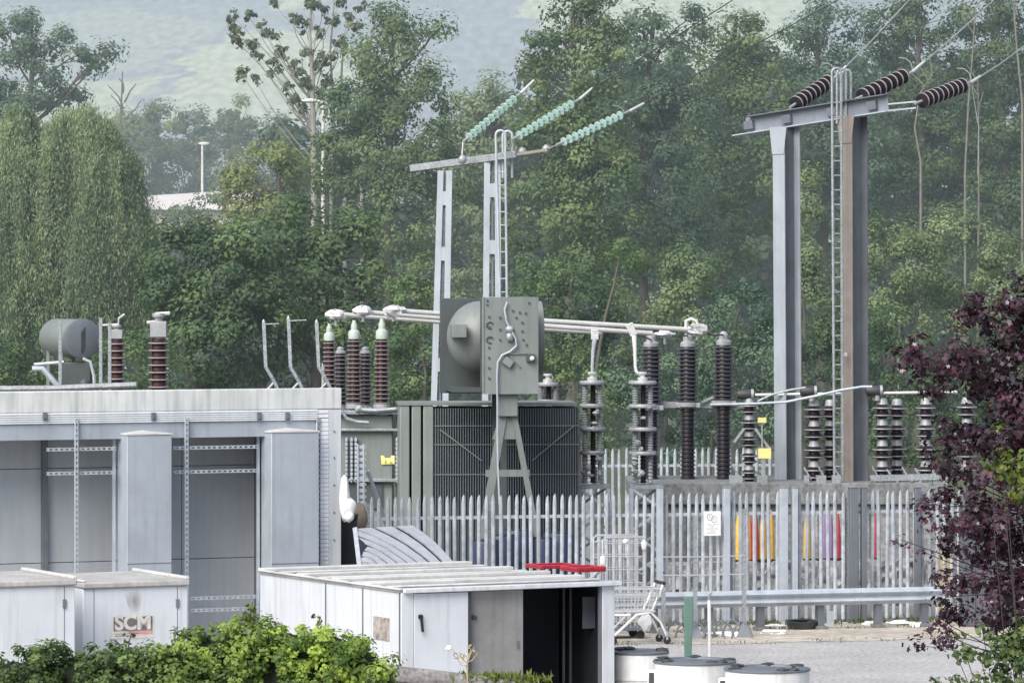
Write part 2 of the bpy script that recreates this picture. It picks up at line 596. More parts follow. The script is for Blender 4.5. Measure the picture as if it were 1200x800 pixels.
# far hill: a rough rising slope with fields and woods in haze-blue
def hill():
    nx, ny = 120, 60
    vs, fs = [], []
    for j in range(ny + 1):
        for i in range(nx + 1):
            x = -900 + 1800 * i / nx
            y = 620 + 1700 * j / ny
            t = j / ny
            z = 230 * (t ** 1.1) + 14 * math.sin(x / 130 + 2 * t) * t + 9 * math.sin(x / 57 + y / 200) * t - 3
            vs.append((x, y, z))
    for j in range(ny):
        for i in range(nx):
            a = j * (nx + 1) + i
            fs.append((a, a + 1, a + nx + 2, a + nx + 1))
    m = bpy.data.materials.new('hazy_hillside')
    m.use_nodes = True
    nt = m.node_tree
    L = nt.links.new
    b = nt.nodes['Principled BSDF']
    b.inputs['Roughness'].default_value = 1
    g = nd(nt, 'ShaderNodeNewGeometry')
    def noise(scale, rand, detail=3, vec=(1, 0.28, 0)):
        mp = nd(nt, 'ShaderNodeMapping')
        mp.inputs['Scale'].default_value = vec
        mp.inputs['Location'].default_value = (rand, rand * 2, 0)
        L(g.outputs['Position'], mp.inputs['Vector'])
        n = nd(nt, 'ShaderNodeTexNoise')
        n.inputs['Scale'].default_value = scale
        n.inputs['Detail'].default_value = detail
        L(mp.outputs[0], n.inputs['Vector'])
        return n.outputs['Fac']
    def ramp(fac, a, b_):
        r = nd(nt, 'ShaderNodeMapRange')
        r.inputs['From Min'].default_value = a
        r.inputs['From Max'].default_value = b_
        L(fac, r.inputs['Value'])
        return r.outputs[0]
    # field pattern: distorted cells, some pasture, most woodland
    dn = nd(nt, 'ShaderNodeTexNoise')
    dn.inputs['Scale'].default_value = 0.03
    dn.inputs['Detail'].default_value = 4
    L(g.outputs['Position'], dn.inputs['Vector'])
    sc_ = nd(nt, 'ShaderNodeVectorMath', operation='SCALE')
    sc_.inputs['Scale'].default_value = 34
    L(dn.outputs['Color'], sc_.inputs[0])
    ad = nd(nt, 'ShaderNodeVectorMath', operation='ADD')
    L(g.outputs['Position'], ad.inputs[0])
    L(sc_.outputs[0], ad.inputs[1])
    mp = nd(nt, 'ShaderNodeMapping')
    mp.inputs['Scale'].default_value = (1.0, 0.22, 0)
    mp.inputs['Location'].default_value = (75, 31, 0)
    L(ad.outputs[0], mp.inputs['Vector'])
    vo = nd(nt, 'ShaderNodeTexVoronoi')
    vo.inputs['Scale'].default_value = 0.021
    L(mp.outputs[0], vo.inputs['Vector'])
    sx = nd(nt, 'ShaderNodeSeparateColor')
    L(vo.outputs['Color'], sx.inputs[0])
    ve = nd(nt, 'ShaderNodeTexVoronoi', feature='DISTANCE_TO_EDGE')
    ve.inputs['Scale'].default_value = 0.021
    L(mp.outputs[0], ve.inputs['Vector'])
    hedge_ = ramp(ve.outputs['Distance'], 0.03, 0.07)
    cell = ramp(sx.outputs[0], 0.55, 0.60)
    wm = nd(nt, 'ShaderNodeMath', operation='MULTIPLY')
    L(cell, wm.inputs[0])
    L(hedge_, wm.inputs[1])
    woods = wm.outputs[0]
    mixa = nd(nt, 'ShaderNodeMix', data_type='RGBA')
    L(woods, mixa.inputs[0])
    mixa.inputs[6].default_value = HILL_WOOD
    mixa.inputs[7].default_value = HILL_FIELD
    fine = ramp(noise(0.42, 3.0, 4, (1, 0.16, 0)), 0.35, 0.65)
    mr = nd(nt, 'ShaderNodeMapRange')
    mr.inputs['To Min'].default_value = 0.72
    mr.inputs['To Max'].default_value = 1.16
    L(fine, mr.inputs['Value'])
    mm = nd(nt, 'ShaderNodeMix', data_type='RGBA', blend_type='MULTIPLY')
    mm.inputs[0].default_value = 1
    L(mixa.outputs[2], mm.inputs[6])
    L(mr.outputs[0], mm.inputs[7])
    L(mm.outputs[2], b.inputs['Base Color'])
    mb = MB()
    mb.add(vs, fs)
    tag(mb.build('hill', m), kind='structure')


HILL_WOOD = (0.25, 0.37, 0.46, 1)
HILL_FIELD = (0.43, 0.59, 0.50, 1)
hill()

# ================================================================ TREES
def woodland():
    """one far mass of undergrowth and trees closing the gaps between the nearer trees"""
    bl = []
    rg = random.Random(3)
    for px in range(345, 1260, 24):
        top = 150 if px < 420 else (215 if px < 560 else (120 if px < 640 else 60))
        top += rg.uniform(-18, 26)
        for py in range(int(top), 470, 42):
            bl.append((px + rg.uniform(-12, 12), py + 30, 30, 34, rg.uniform(-4, 4)))
    for px in range(-60, 345, 24):
        for py in range(int(290 + rg.uniform(-12, 15)), 470, 42):
            bl.append((px, py + 20, 30, 34, rg.uniform(-4, 4)))
    blobs = px_blobs(bl, 168, 1.0)
    c, n, s, t = clump_leaves(blobs, 0.36, 110, 0.7, *GREENS['dark'], 99, 0.4)
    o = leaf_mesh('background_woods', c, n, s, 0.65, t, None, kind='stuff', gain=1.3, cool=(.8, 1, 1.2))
    tag(o, 'dense dark woodland seen through gaps between the nearer trees', 'woodland')


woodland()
GT = 'trees along the back of the substation'
tree('sycamore_tree', 'tall open-crowned tree at the top left edge, its boughs reaching over the hill', 'tree',
     [(12, 45, 42, 36), (52, 62, 42, 30), (90, 70, 28, 16), (116, 66, 16, 12), (128, 58, 10, 10), (35, 25, 26, 12), (40, 105, 52, 26), (-20, 110, 46, 60), (5, 150, 50, 50), (70, 110, 30, 14)],
     150, 'blue', 21, (G(30, 150), P(40, 45, 150)), 0.24, 210, 0.5, 'bark', 0.24, GT)
for k, (lab, bl, pal) in enumerate([
    ('pale rounded tree in the distance right of the weeping willow', [(150, 160, 30, 32), (140, 200, 36, 36), (150, 250, 30, 40)], 'pale'),
    ('distant dome-topped tree below the hillside field, next to the thin street lamp', [(185, 145, 22, 22), (185, 185, 34, 42), (190, 240, 36, 40)], 'mid'),
    ('distant broad tree directly behind the thin street lamp', [(228, 152, 26, 28), (230, 195, 34, 40), (232, 245, 30, 34)], 'blue'),
    ('distant tree with the tallest round top left of the pale-trunked birch', [(280, 135, 20, 20), (282, 165, 28, 34), (275, 215, 34, 40)], 'mid'),
    ('hazy tree just left of the pale-trunked birch', [(320, 165, 26, 30), (318, 205, 30, 40)], 'blue')]):
    tree('distant_tree', lab, 'tree', bl, 215 + k * 3, pal, 40 + k, None, 0.32, 200, 0.6, 'bark', 0.25, 'distant trees under the hill')

# bare snag above the distant trees
Ys = 205
s0 = thing('dead_snag', 'bare dead branches poking above the distant trees at left', 'tree', G(145, Ys))
mb = MB()
mb.tube(limb_path(G(148, Ys), P(143, 84, Ys), 0.3, 3, 8), [.16, .15, .13, .12, .1, .07, .05, .025], 6)
for a, b in (((145, 128), (126, 100)), ((146, 120), (160, 98)), ((146, 135), (130, 112)), ((144, 110), (139, 92)), ((146, 140), (165, 118))):
    mb.tube(limb_path(P(*a, Ys), P(*b, Ys), 0.15, a[1]), [.05, .045, .04, .035, .03, .025, .02], 5)
mb.build('trunk', MAT['bark'], s0)

# weeping willow: domes with hanging strands
def willow():
    Y = 124
    t = thing('weeping_willow', 'weeping willow with long hanging grey-green strands at the left edge', 'tree', G(70, Y), GT)
    doms = px_blobs([(10, 215, 46, 70), (45, 190, 40, 60), (80, 165, 36, 45), (102, 150, 28, 36), (128, 200, 30, 60), (145, 260, 22, 50), (-30, 235, 46, 70), (95, 250, 50, 70), (40, 280, 60, 70), (20, 150, 26, 30)], Y, 0.9)
    trunk_mesh(G(70, Y), P(75, 150, Y), 0.35, doms, 5).build('trunk', MAT['bark'], t)
    rg = np.random.default_rng(8)
    C, N, S, T, D = [], [], [], [], []
    A, B = np.array((0.045, 0.065, 0.034)), np.array((0.150, 0.180, 0.085))
    for c, rx, ry, rz in doms:
        bun = norm(rg.normal(size=(13, 3)))
        brad = rg.uniform(.62, 1.12, 13)
        btn = rg.normal(0, .2, 13)
        for _ in range(230):
            bi = rg.integers(0, 13)
            d = bun[bi] + rg.normal(size=3) * .17
            d /= np.linalg.norm(d)
            d[2] = abs(d[2]) * 1.1 - 0.15
            p = np.array(c) + d * np.array((rx, ry, rz)) * brad[bi] * rg.uniform(0.8, 1.06)
            ln = rg.uniform(1.2, 4.6)
            ln = min(ln, max(0.5, p[2] - 1.2))
            m = int(ln * 74)
            tt = np.sort(rg.random(m))
            out = d * np.array((1, 1, 0))
            q = p + out * (0.45 * np.sqrt(tt))[:, None] + np.array((0, 0, -1)) * (tt * ln)[:, None]
            sway = rg.uniform(-.6, .6)
            q[:, 0] += sway * tt ** 2 + rg.normal(0, 0.10, m)
            q[:, 1] += rg.normal(0, 0.10, m)
            ct = np.clip(rg.normal(0.5, 0.15) + btn[bi], 0, 1)
            C.append(q)
            N.append(out + rg.normal(size=(m, 3)) * 0.6)
            S.append(rg.uniform(0.07, 0.16, m))
            T.append(A + (B - A) * np.clip(ct + rg.normal(0, .15, m), 0, 1.2)[:, None])
            D.append(np.tile((0, 0, -1.0), (m, 1)) + rg.normal(size=(m, 3)) * 0.35)
    leaf_mesh('crown', np.concatenate(C), np.concatenate(N), np.concatenate(S), 0.24, np.concatenate(T), t, DIAMOND, None, np.concatenate(D), gain=2.6, cool=(.93, 1, 1.12))


willow()

# sparse birch with a pale trunk and leaves in separate tufts
def birch():
    Y = 140
    t = thing('silver_birch', 'tall sparse tree with a pale bare trunk and small separate leaf tufts', 'tree', G(368, Y), GT)
    mb = MB()
    tr = [P(370, 300, Y), P(368, 228, Y), P(367, 150, Y), P(366, 90, Y), P(363, 40, Y), P(366, -20, Y)]
    tr[0] = G(370, Y)
    mb.tube(tr, [0.14, 0.095, 0.085, 0.07, 0.045, 0.02], 8)
    tufts = [(273, 20), (292, 18), (320, 4), (305, 28), (278, 34), (276, 45), (288, 50), (312, 38), (325, 43), (300, 66), (318, 72), (330, 62), (297, 56), (283, 86),
             (299, 92), (316, 88), (326, 82), (355, 30), (345, 20), (378, 10), (374, 38), (388, 24), (398, 48), (410, 20), (421, 8), (404, 60), (392, 66),
             (344, 76), (358, 60), (364, 6), (398, 3), (415, 30), (338, 100), (350, 85), (372, 75), (380, 70), (360, 95), (345, 115), (375, 110), (355, 125), (384, 95)]
    for k, (x, y) in enumerate(tufts):
        z0 = min(205, y + 28 + abs(x - 366) * 1.0)
        s = P(366.5, z0, Y)
        e = P(x, y, Y + random.Random(k).uniform(-1.0, 1.0))
        mb.tube(limb_path(s, e, 0.28, k, 6), [.024, .020, .016, .013, .010, .006], 5)
    for q in ([(388, 190), (390, 120), (387, 60), (391, 10), (389, -30)], [(404, 180), (401, 140), (400, 90), (403, 40)], [(424, 150), (427, 95), (433, 60), (440, 20)]):
        mb.tube([G(q[0][0], Y + .6)] + [P(a, b, Y + .6) for a, b in q], [.07] + [.052 - .010 * i for i in range(len(q))], 7)
    mb.build('trunk', MAT['bark_pale'], t)
    bl = px_blobs([(x, y, random.Random(x).uniform(5, 11), random.Random(y).uniform(4.5, 10)) for x, y in tufts], Y, 1)
    c, n, s, ti = clump_leaves(bl, 0.13, 900, 0.14, (0.035, 0.055, 0.028), (0.115, 0.145, 0.065), 17, 0.2)
    leaf_mesh('crown', c, n, s, 0.65, ti, t, gain=1.6)


birch()
for k, (lab, bl, Y, pal, trk, kw) in enumerate([
    ('dark bushy sycamore with layered leaves standing behind the left half of the flat roof', [(215, 300, 42, 48), (200, 365, 42, 60), (255, 335, 50, 62), (240, 400, 60, 70), (292, 300, 34, 40), (300, 370, 44, 70)], 116, 'dark', None, dict(leaf=0.22, dens=330)),
    ('rounded dark tree with brighter top leaves behind the three bent roof brackets', [(330, 290, 50, 50), (372, 268, 46, 40), (410, 300, 44, 50), (350, 350, 64, 70), (415, 380, 56, 80), (330, 410, 50, 60)], 118, 'dark', None, dict(leaf=0.22, dens=330)),
    ('low yellowish bush catching light above the distant white roof', [(300, 212, 34, 26), (326, 190, 30, 28), (285, 240, 26, 22), (325, 235, 36, 34), (262, 262, 26, 16)], 132, 'yellow', None, dict(leaf=0.2)),
    ('tree with an uneven two-pointed crown rising left of the batten-column gantry', [(446, 32, 24, 26), (462, 18, 18, 20), (500, 40, 22, 12), (518, 32, 13, 10), (438, 70, 32, 34), (480, 70, 36, 32), (428, 120, 52, 48), (488, 118, 44, 52), (450, 180, 72, 58), (405, 190, 44, 46), (505, 190, 34, 60), (460, 250, 80, 60), (420, 130, 26, 40)], 134, 'mid', (G(455, 134), P(458, 40, 134)), dict(leaf=0.2, dens=300)),
    ('pale yellow-green tree behind the glass insulator strings', [(552, 135, 30, 34), (575, 112, 28, 26), (545, 190, 42, 50), (592, 150, 34, 50), (565, 250, 58, 60), (540, 320, 56, 60), (610, 200, 30, 60)], 150, 'pale', None, dict(leaf=0.24, dens=250)),
    ('tallest poplar, its ragged top reaching the upper picture edge right of the hill gap', [(642, 50, 26, 32), (622, 85, 24, 30), (672, 22, 34, 34), (700, 10, 26, 26), (655, 110, 46, 46), (702, 70, 50, 52), (690, 150, 66, 54), (645, 180, 46, 54), (700, 220, 70, 60), (650, 260, 60, 60), (712, 292, 60, 60)], 128, 'mid', (G(672, 128), P(672, 15, 128)), dict(leaf=0.2, dens=280)),
    ('broad tree with light-speckled leaves between the two power-line gantries', [(752, 30, 30, 28), (775, 70, 40, 40), (808, 30, 30, 26), (742, 120, 50, 50), (790, 140, 50, 56), (770, 210, 62, 60), (742, 280, 56, 58), (805, 270, 50, 62)], 133, 'blue', (G(770, 133), P(765, 15, 133)), dict(leaf=0.2, dens=280)),
    ('loose-crowned tree whose thin top stands left of the steel gantry beam', [(862, 35, 30, 28), (842, 75, 40, 36), (888, 65, 38, 38), (838, 130, 50, 46), (886, 130, 46, 46), (850, 200, 54, 56), (892, 215, 44, 60), (850, 285, 60, 56)], 138, 'mid', (G(860, 138), P(862, 20, 138)), dict(leaf=0.2, dens=270)),
    ('grey-green tree directly behind the cage ladder of the steel gantry', [(935, 45, 34, 32), (975, 30, 32, 32), (930, 100, 48, 42), (985, 95, 46, 46), (950, 165, 56, 52), (1000, 190, 48, 60), (955, 250, 56, 60)], 140, 'blue', (G(960, 140), P(958, 20, 140)), dict(leaf=0.2, dens=270)),
    ('dark tree with pale bare stems right of the steel gantry', [(1040, 30, 40, 36), (1085, 20, 40, 34), (1050, 95, 50, 46), (1100, 85, 50, 50), (1060, 165, 56, 52), (1110, 170, 54, 56), (1050, 240, 50, 56), (1105, 250, 56, 60)], 143, 'dark', (G(1075, 143), P(1075, 5, 143)), dict(leaf=0.2, dens=280, bark='bark')),
    ('shadowy tall tree at the upper right corner above the purple maple', [(1150, 20, 42, 36), (1195, 40, 44, 44), (1160, 95, 50, 52), (1205, 120, 46, 60), (1165, 180, 54, 60), (1200, 230, 54, 60), (1160, 270, 50, 56)], 141, 'dark', (G(1170, 141), P(1165, 5, 141)), dict(leaf=0.2, dens=290, bark='bark')),
]):
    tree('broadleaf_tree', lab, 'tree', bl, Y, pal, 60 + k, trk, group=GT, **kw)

# thin pale bare stems rising in front of the right-hand trees
for k, (lab, pts) in enumerate([
    ('slender pale leaning stem right of the steel gantry, above the purple maple', [(1053, 400), (1057, 350), (1063, 305), (1056, 288)]),
    ('straight pale dead stem hanging under the rightmost dark insulator string', [(1146, 330), (1147, 240), (1147, 150), (1146, 96)]),
    ('pale trunk showing between leaves above the gantry beam at right', [(1131, 200), (1135, 120), (1140, 60), (1143, 10)]),
    ('thin curved pale stem near the right edge at the top', [(1198, 120), (1192, 60), (1188, 10)]),
    ('broken pale branch leaning behind the gantry beam end', [(1079, 190), (1072, 150), (1078, 110), (1092, 88)])]):
    Y = 129 - k * 0.7
    q = [P(x, y, Y) for x, y in pts]
    g0 = Vector((q[0].x, q[0].y, 0))
    t = thing('bare_sapling', lab, 'sapling', g0, 'pale bare stems')
    mb = MB()
    mb.tube([g0] + q, [0.05] + [0.034 - 0.007 * i for i in range(len(q))], 6)
    for j in range(3):
        a = q[-1].lerp(q[-2], 0.3 * j)
        mb.tube([a, a + Vector((random.Random(k * 3 + j).uniform(-.6, .6), 0.1, .5))], [0.02, 0.008], 5)
    mb.build('trunk', MAT['stem_grey'], t)

tree('roadside_bush', 'loose bush breaking up the view of the distant white roof', 'bush',
     [(205, 245, 26, 10), (190, 262, 34, 14), (240, 232, 18, 10), (160, 252, 12, 8), (262, 238, 16, 12), (225, 256, 26, 14)], 186, 'mid', 77, None, 0.24, 170, 0.4, 'bark', 0.06, None, limbs=False)
GS = 'shrubs behind the switchgear'
for k, (lab, bl, pal, Y) in enumerate([
    ('pale yellowish shrub standing between the two columns of the steel gantry', [(940, 205, 18, 24), (942, 240, 24, 34), (935, 290, 30, 40), (950, 345, 30, 40)], 'pale', 117),
    ('soft pale green shrub above the three dark tall bushings', [(790, 300, 22, 24), (812, 330, 34, 34), (788, 360, 30, 36), (830, 380, 36, 36), (760, 370, 24, 30)], 'pale', 116),
    ('dark shrub filling the space right of the oil conservator', [(640, 340, 40, 44), (690, 350, 44, 44), (650, 410, 50, 50), (715, 410, 44, 50)], 'dark', 114),
    ('small sunlit shrub between radiator and flanged insulators', [(728, 300, 30, 26), (662, 430, 26, 26), (720, 520, 26, 20), (700, 470, 32, 40)], 'mid', 113),
    ('drooping light green shrub right of the steel gantry columns', [(1040, 280, 44, 34), (1075, 300, 40, 34), (1035, 340, 40, 40), (1060, 380, 44, 44)], 'pale', 118),
    ('wide bright drooping shrub above the purple maple', [(1110, 275, 44, 30), (1155, 290, 44, 34), (1110, 330, 44, 40), (1180, 320, 40, 40), (1150, 380, 60, 50)], 'pale', 119),
    ('dark green shrub behind the low post insulators', [(1000, 400, 50, 50), (1060, 440, 56, 50), (960, 430, 40, 50), (1120, 450, 60, 50), (1190, 450, 50, 60), (1010, 500, 60, 40), (1090, 510, 60, 40)], 'dark', 113),
    ('dull green shrub behind the dark tall bushings', [(870, 360, 40, 44), (900, 420, 44, 50), (850, 430, 44, 44), (790, 450, 50, 44), (745, 440, 36, 50), (890, 490, 50, 40), (800, 510, 60, 36)], 'blue', 112.5),
    ('bush with dense small leaves left of the oil conservator', [(485, 350, 40, 44), (455, 400, 40, 44), (500, 420, 40, 44), (470, 455, 50, 36)], 'mid', 112),
    ('low dark bush hidden behind the flat roof at the far left', [(60, 430, 70, 50), (150, 430, 60, 50), (-20, 420, 60, 60)], 'dark', 112),
]):
    tree('shrub', lab, 'shrub', bl, Y, pal, 120 + k, None, 0.15, 420, 0.42, 'bark', 0.08, GS, limbs=False)

# street lamps and white building far behind the trees
def street_lamp(px, base_py, top_py, Y, label, arm):
    t = thing('street_lamp', label, 'street lamp', G(px, Y), 'distant street lamps')
    top = P(px, top_py, Y)
    mb = MB()
    mb.tube([G(px, Y), top], [0.09, 0.045], 10)
    mb.build('pole', MAT['white_plastic'], t)
    mb = MB()
    mb.tube([top, top + Vector((arm * 0.4, 0, 0.08)), top + Vector((arm * 0.9, 0, 0.05))], [0.05, 0.05, 0.04], 8)
    mb.build('arm', MAT['white_plastic'], t)
    mb = MB()
    mb.blob(top + Vector((arm * 0.7, 0, 0.07)), 0.26, 0.12, 0.07, 0.0)
    mb.build('lamp_head', MAT['white_plastic'], t)


street_lamp(378.5, 160, 121, 137.5, 'white street lamp pole right beside the pale birch trunk', -0.55)
street_lamp(237, 240, 170, 205, 'thin white street lamp pole above the distant white roof', 0.1)
BL = Frame(120, 196, 8)
t = thing('distant_building', 'long low building with a bright white roof far behind the trees at left', 'building', BL.o)
mb = MB()
zr = ZY(246, 197)
mb.fbox(BL, 0, 6.6, 0, 14, 0, zr)
mb.build('wall', MAT['white_plastic'], t)
mb = MB()
a, b, c, d = BL.pt(-.3, -.4, zr), BL.pt(2.3, -.4, zr), BL.pt(2.3, 7, zr + 0.55), BL.pt(-.3, 7, zr + 0.55)
e, f_ = BL.pt(6.9, -.4, zr - 0.05), BL.pt(6.9, 7, zr + 1.0)
mb.add([a, BL.pt(6.9, -.4, zr), f_, d, BL.pt(-.3, 14.3, zr), BL.pt(6.9, 14.3, zr)], [(0, 1, 2, 3), (3, 2, 5, 4), (0, 3, 4), (1, 5, 2)])
mb.build('roof', MAT['roof_white'], t)
mb = MB()
mb.fbox(BL, 5.4, 6.8, 1, 2, zr, ZY(232, 197))
mb.build('roof_cabin', MAT['white_plastic'], t)
mb = MB()
for i in range(4):
    mb.fbox(BL, 0.6 + i * 1.5, 1.6 + i * 1.5, -0.03, 0.02, zr - 1.8, zr - 0.8)
mb.build_each('window', MAT['dark'], t)

# ================================================================ FLAT-ROOFED CONCRETE BUILDING (left)
TB = 25.0
B = Frame(400.5, 74.0, TB)                 # right front corner; s is negative going left
zt = B.z_at(454.5)
S0 = -8.6
bd = thing('switchroom_building', 'flat-roofed concrete building with stained white fascia and an open recessed front', 'building', B.pt(S0 / 2, 2, 0))
z_fb, z_cb, z_bb = B.z_at(479), B.z_at(491.5), B.z_at(510)
mb = MB()
mb.fbox(B, S0, 0, 0, 0.26, z_fb, zt)
mb.fbox(B, S0, -0.001, 4.2, 4.45, z_fb, zt - 0.16)
mb.fbox(B, -0.26, -0.002, 0.262, 4.198, z_fb, zt - 0.14)
mb.build('fascia', MAT['concrete'], bd, bevel=0.015)
mb = MB()
mb.fbox(B, S0, -0.27, 0.27, 4.19, z_fb + 0.05, zt - 0.18)
mb.build('roof', MAT['plinth'], bd)
# ribbed band under the fascia
mb = MB()
n = 5
for i in range(n):
    za = z_cb + (z_fb - z_cb) * i / n
    mb.fbox(B, S0, -0.42, -0.016, 0.22, za + 0.006, z_cb + (z_fb - z_cb) * (i + 1) / n - 0.012)
mb.fbox(B, S0, -0.42, 0.006, 0.2, z_cb, z_fb - 0.003)
mb.build('ribbed_band', MAT['white_jamb'], bd)
mb = MB()
sb = B.s_at(370)
mb.fbox(B, S0, sb, 0.02, 0.06, z_bb, z_cb - 0.004)
mb.fbox(B, S0, sb, 0.06, 0.24, z_cb - 0.03, z_cb - 0.006)
mb.fbox(B, S0, sb, 0.06, 0.24, z_bb + 0.004, z_bb + 0.03)
mb.build('beam', MAT['galv_blue'], bd, bevel=0.006)
# right jamb: ribbed strip and flat corner panel
sj = B.s_at(385)
mb = MB()
for i in range(58):
    za = i * z_fb / 58
    mb.fbox(B, sb + 0.01, sj, 0.0, 0.2, za + 0.004, za + z_fb / 58 - 0.008)
mb.fbox(B, sb + 0.012, sj - 0.002, 0.015, 0.19, 0, z_cb - 0.006)
mb.build('ribbed_jamb', MAT['white_jamb'], bd)
mb = MB()
mb.fbox(B, sj + 0.004, -0.004, 0.012, 0.262, 0, z_fb - 0.003)
for zz in (1.2, 2.05, 2.9):
    pass
mb.build('corner_panel', MAT['white_steel'], bd, bevel=0.01)
mb = MB()
for py in (505, 536, 568, 600, 632):
    c = B.pt(sj + 0.1, 0.006, B.z_at(py))
    mb.lathe([(0.014, 0), (0.014, 0.012)], c, -B.v, 8)
mb.build_each('corner_bolt', MAT['galv_dark'], bd)
# recess walls
DR = 1.15
mb = MB()
rw = random.Random(2)
seams = [S0, B.s_at(-95, DR), B.s_at(53, DR), B.s_at(133, DR), B.s_at(213, DR), B.s_at(303, DR), -0.5]
rows = [0.0, B.z_at(655, -2.5, DR), B.z_at(546, -2.5, DR), z_fb]
for i in range(len(seams) - 1):
    for j in range(3):
        mb.fbox(B, seams[i] + 0.006, seams[i + 1] - 0.006, DR + rw.uniform(0, .006), DR + 0.08, rows[j] + 0.006, rows[j + 1] - 0.006)
mb.build('back_wall_panel', MAT['wall_grey'], bd)
mb = MB()
mb.fbox(B, S0, -0.05, DR + 0.081, 4.19, 0, z_fb - 0.01)
mb.build('wall', MAT['wall_seam'], bd)
mb = MB()
mb.fbox(B, sj, -0.006, 0.264, DR + 0.08, 0, z_fb - 0.01)
mb.build('side_wall', MAT['wall_grey'], bd)
mb = MB()
for px in (53, -95, 303):
    s = B.s_at(px, DR - 0.1)
    mb.fbox(B, s - 0.04, s + 0.04, DR - 0.12, DR - 0.002, 0, z_fb - 0.012)
mb.build_each('wall_stanchion', MAT['galv_dark'], bd)
# clips on the ribbed band
for px in (52, 179, 303, 336):
    s = B.s_at(px)
    mb = MB()
    mb.fbox(B, s - 0.035, s + 0.035, -0.05, -0.018, B.z_at(492.5, s), B.z_at(483, s))
    mb.fbox(B, s - 0.022, s + 0.022, -0.07, -0.05, B.z_at(490, s), B.z_at(485, s))
    mb.build('band_clip', MAT['galv_dark'], bd)

# square ducts in front
def duct(px_l, px_r, py_top, label):
    d0 = -0.25
    fr = B
    s0, s1 = fr.s_at(px_l, d0), fr.s_at(px_r, d0)
    zc = fr.z_at(py_top + 3, s0, d0)
    t = thing('square_duct', label, 'duct', fr.pt((s0 + s1) / 2, d0 + 0.2, 0), 'grey square ducts on the building front')
    mb = MB()
    mb.fbox(fr, s0, s1, d0, d0 + 0.44, 0, zc)
    mb.build('casing', MAT['galv_blue'], t, bevel=0.012)
    mb = MB()
    q = [fr.pt(s0 - .012, d0 - .012, zc + .002), fr.pt(s1 + .012, d0 - .012, zc + .002), fr.pt(s1 + .012, d0 + .452, zc + .002), fr.pt(s0 - .012, d0 + .452, zc + .002)]
    top = [v + Z * 0.022 for v in q]
    ap = [fr.pt((s0 + s1) / 2 - .06, d0 + .22, zc + 0.07)]
    mb.add(q + top + ap, [(3, 2, 1, 0), (0, 1, 5, 4), (1, 2, 6, 5), (2, 3, 7, 6), (3, 0, 4, 7), (4, 5, 8), (5, 6, 8), (6, 7, 8), (7, 4, 8)])
    mb.build('cap', MAT['white_lid'], t, smooth=False)
    mb = MB()
    mb.fbox(fr, s0 + .004, s1 - .004, d0 - .003, d0 + .01, fr.z_at(660, s0), fr.z_at(659, s0))
    mb.build('joint', MAT['galv_dark'], t)
    mb = MB()
    g_ = fr.s_at(px_l - 15, d0 + .42)
    mb.fbox(fr, g_ - 0.02, g_ + 0.02, d0 + .42, d0 + .47, 0, zc + 0.01)
    mb.build('guide_channel', MAT['galv_light'], t)


duct(149, 201.5, 507, 'tall grey square duct with peaked cap nearer the middle of the building front')
duct(318, 374, 504, 'tall grey square duct with peaked cap beside the white ribbed corner of the building')

# slotted channel frame
def channel(mb, fr, s0, s1, d, z0, z1, vertical):
    """C channel with its slots left open as a ladder of small webs"""
    w = 0.052
    if vertical:
        mb.fbox(fr, s0 - w / 2, s0 - w / 2 + 0.012, d, d + 0.045, z0, z1)
        mb.fbox(fr, s0 + w / 2 - 0.012, s0 + w / 2, d, d + 0.045, z0, z1)
        n = int((z1 - z0) / 0.085)
        for i in range(n):
            za = z0 + (z1 - z0) * i / n
            mb.fbox(fr, s0 - w / 2 + .0125, s0 + w / 2 - .0125, d + 0.002, d + 0.01, za, za + 0.042)
    else:
        mb.fbox(fr, s0, s1, d, d + 0.045, z0 - w / 2, z0 - w / 2 + 0.012)
        mb.fbox(fr, s0, s1, d, d + 0.045, z0 + w / 2 - 0.012, z0 + w / 2)
        n = int(abs(s1 - s0) / 0.085)
        for i in range(n):
            sa = s0 + (s1 - s0) * i / n
            mb.fbox(fr, sa, sa + 0.042, d + 0.002, d + 0.01, z0 - w / 2 + .0125, z0 + w / 2 - .0125)


for pv, h0, h1, lab in ((88.5, 55, 136, 'slotted steel channel frame left of the middle duct on the building front'),
                        (217.5, 203, 302, 'slotted steel channel frame between the two square ducts')):
    s = B.s_at(pv)
    t = thing('channel_frame', lab, 'steel frame', B.pt(s, -0.05, 0), 'slotted channel frames')
    mb = MB()
    channel(mb, B, s, 0, -0.06, 0, B.z_at(489.5, s), True)
    mb.build('upright', MAT['galv_light'], t)
    for py in (526, 554) if pv < 100 else (524, 552, 700, 714):
        a, b = B.s_at(h0, 0.0), B.s_at(h1, 0.0)
        mb = MB()
        channel(mb, B, a, b, -0.012, B.z_at(py, (a + b) / 2), 0, False)
        mb.build('rail', MAT['galv_light'], t)

# channel on the ribbed jamb
s = B.s_at(373)
t = thing('channel_frame', 'slotted steel channel fixed upright against the ribbed white corner', 'steel frame', B.pt(s, -0.03, 0), 'slotted channel frames')
mb = MB()
channel(mb, B, s, 0, -0.03, 0, B.z_at(489, s), True)
mb.build('upright', MAT['galv'], t)

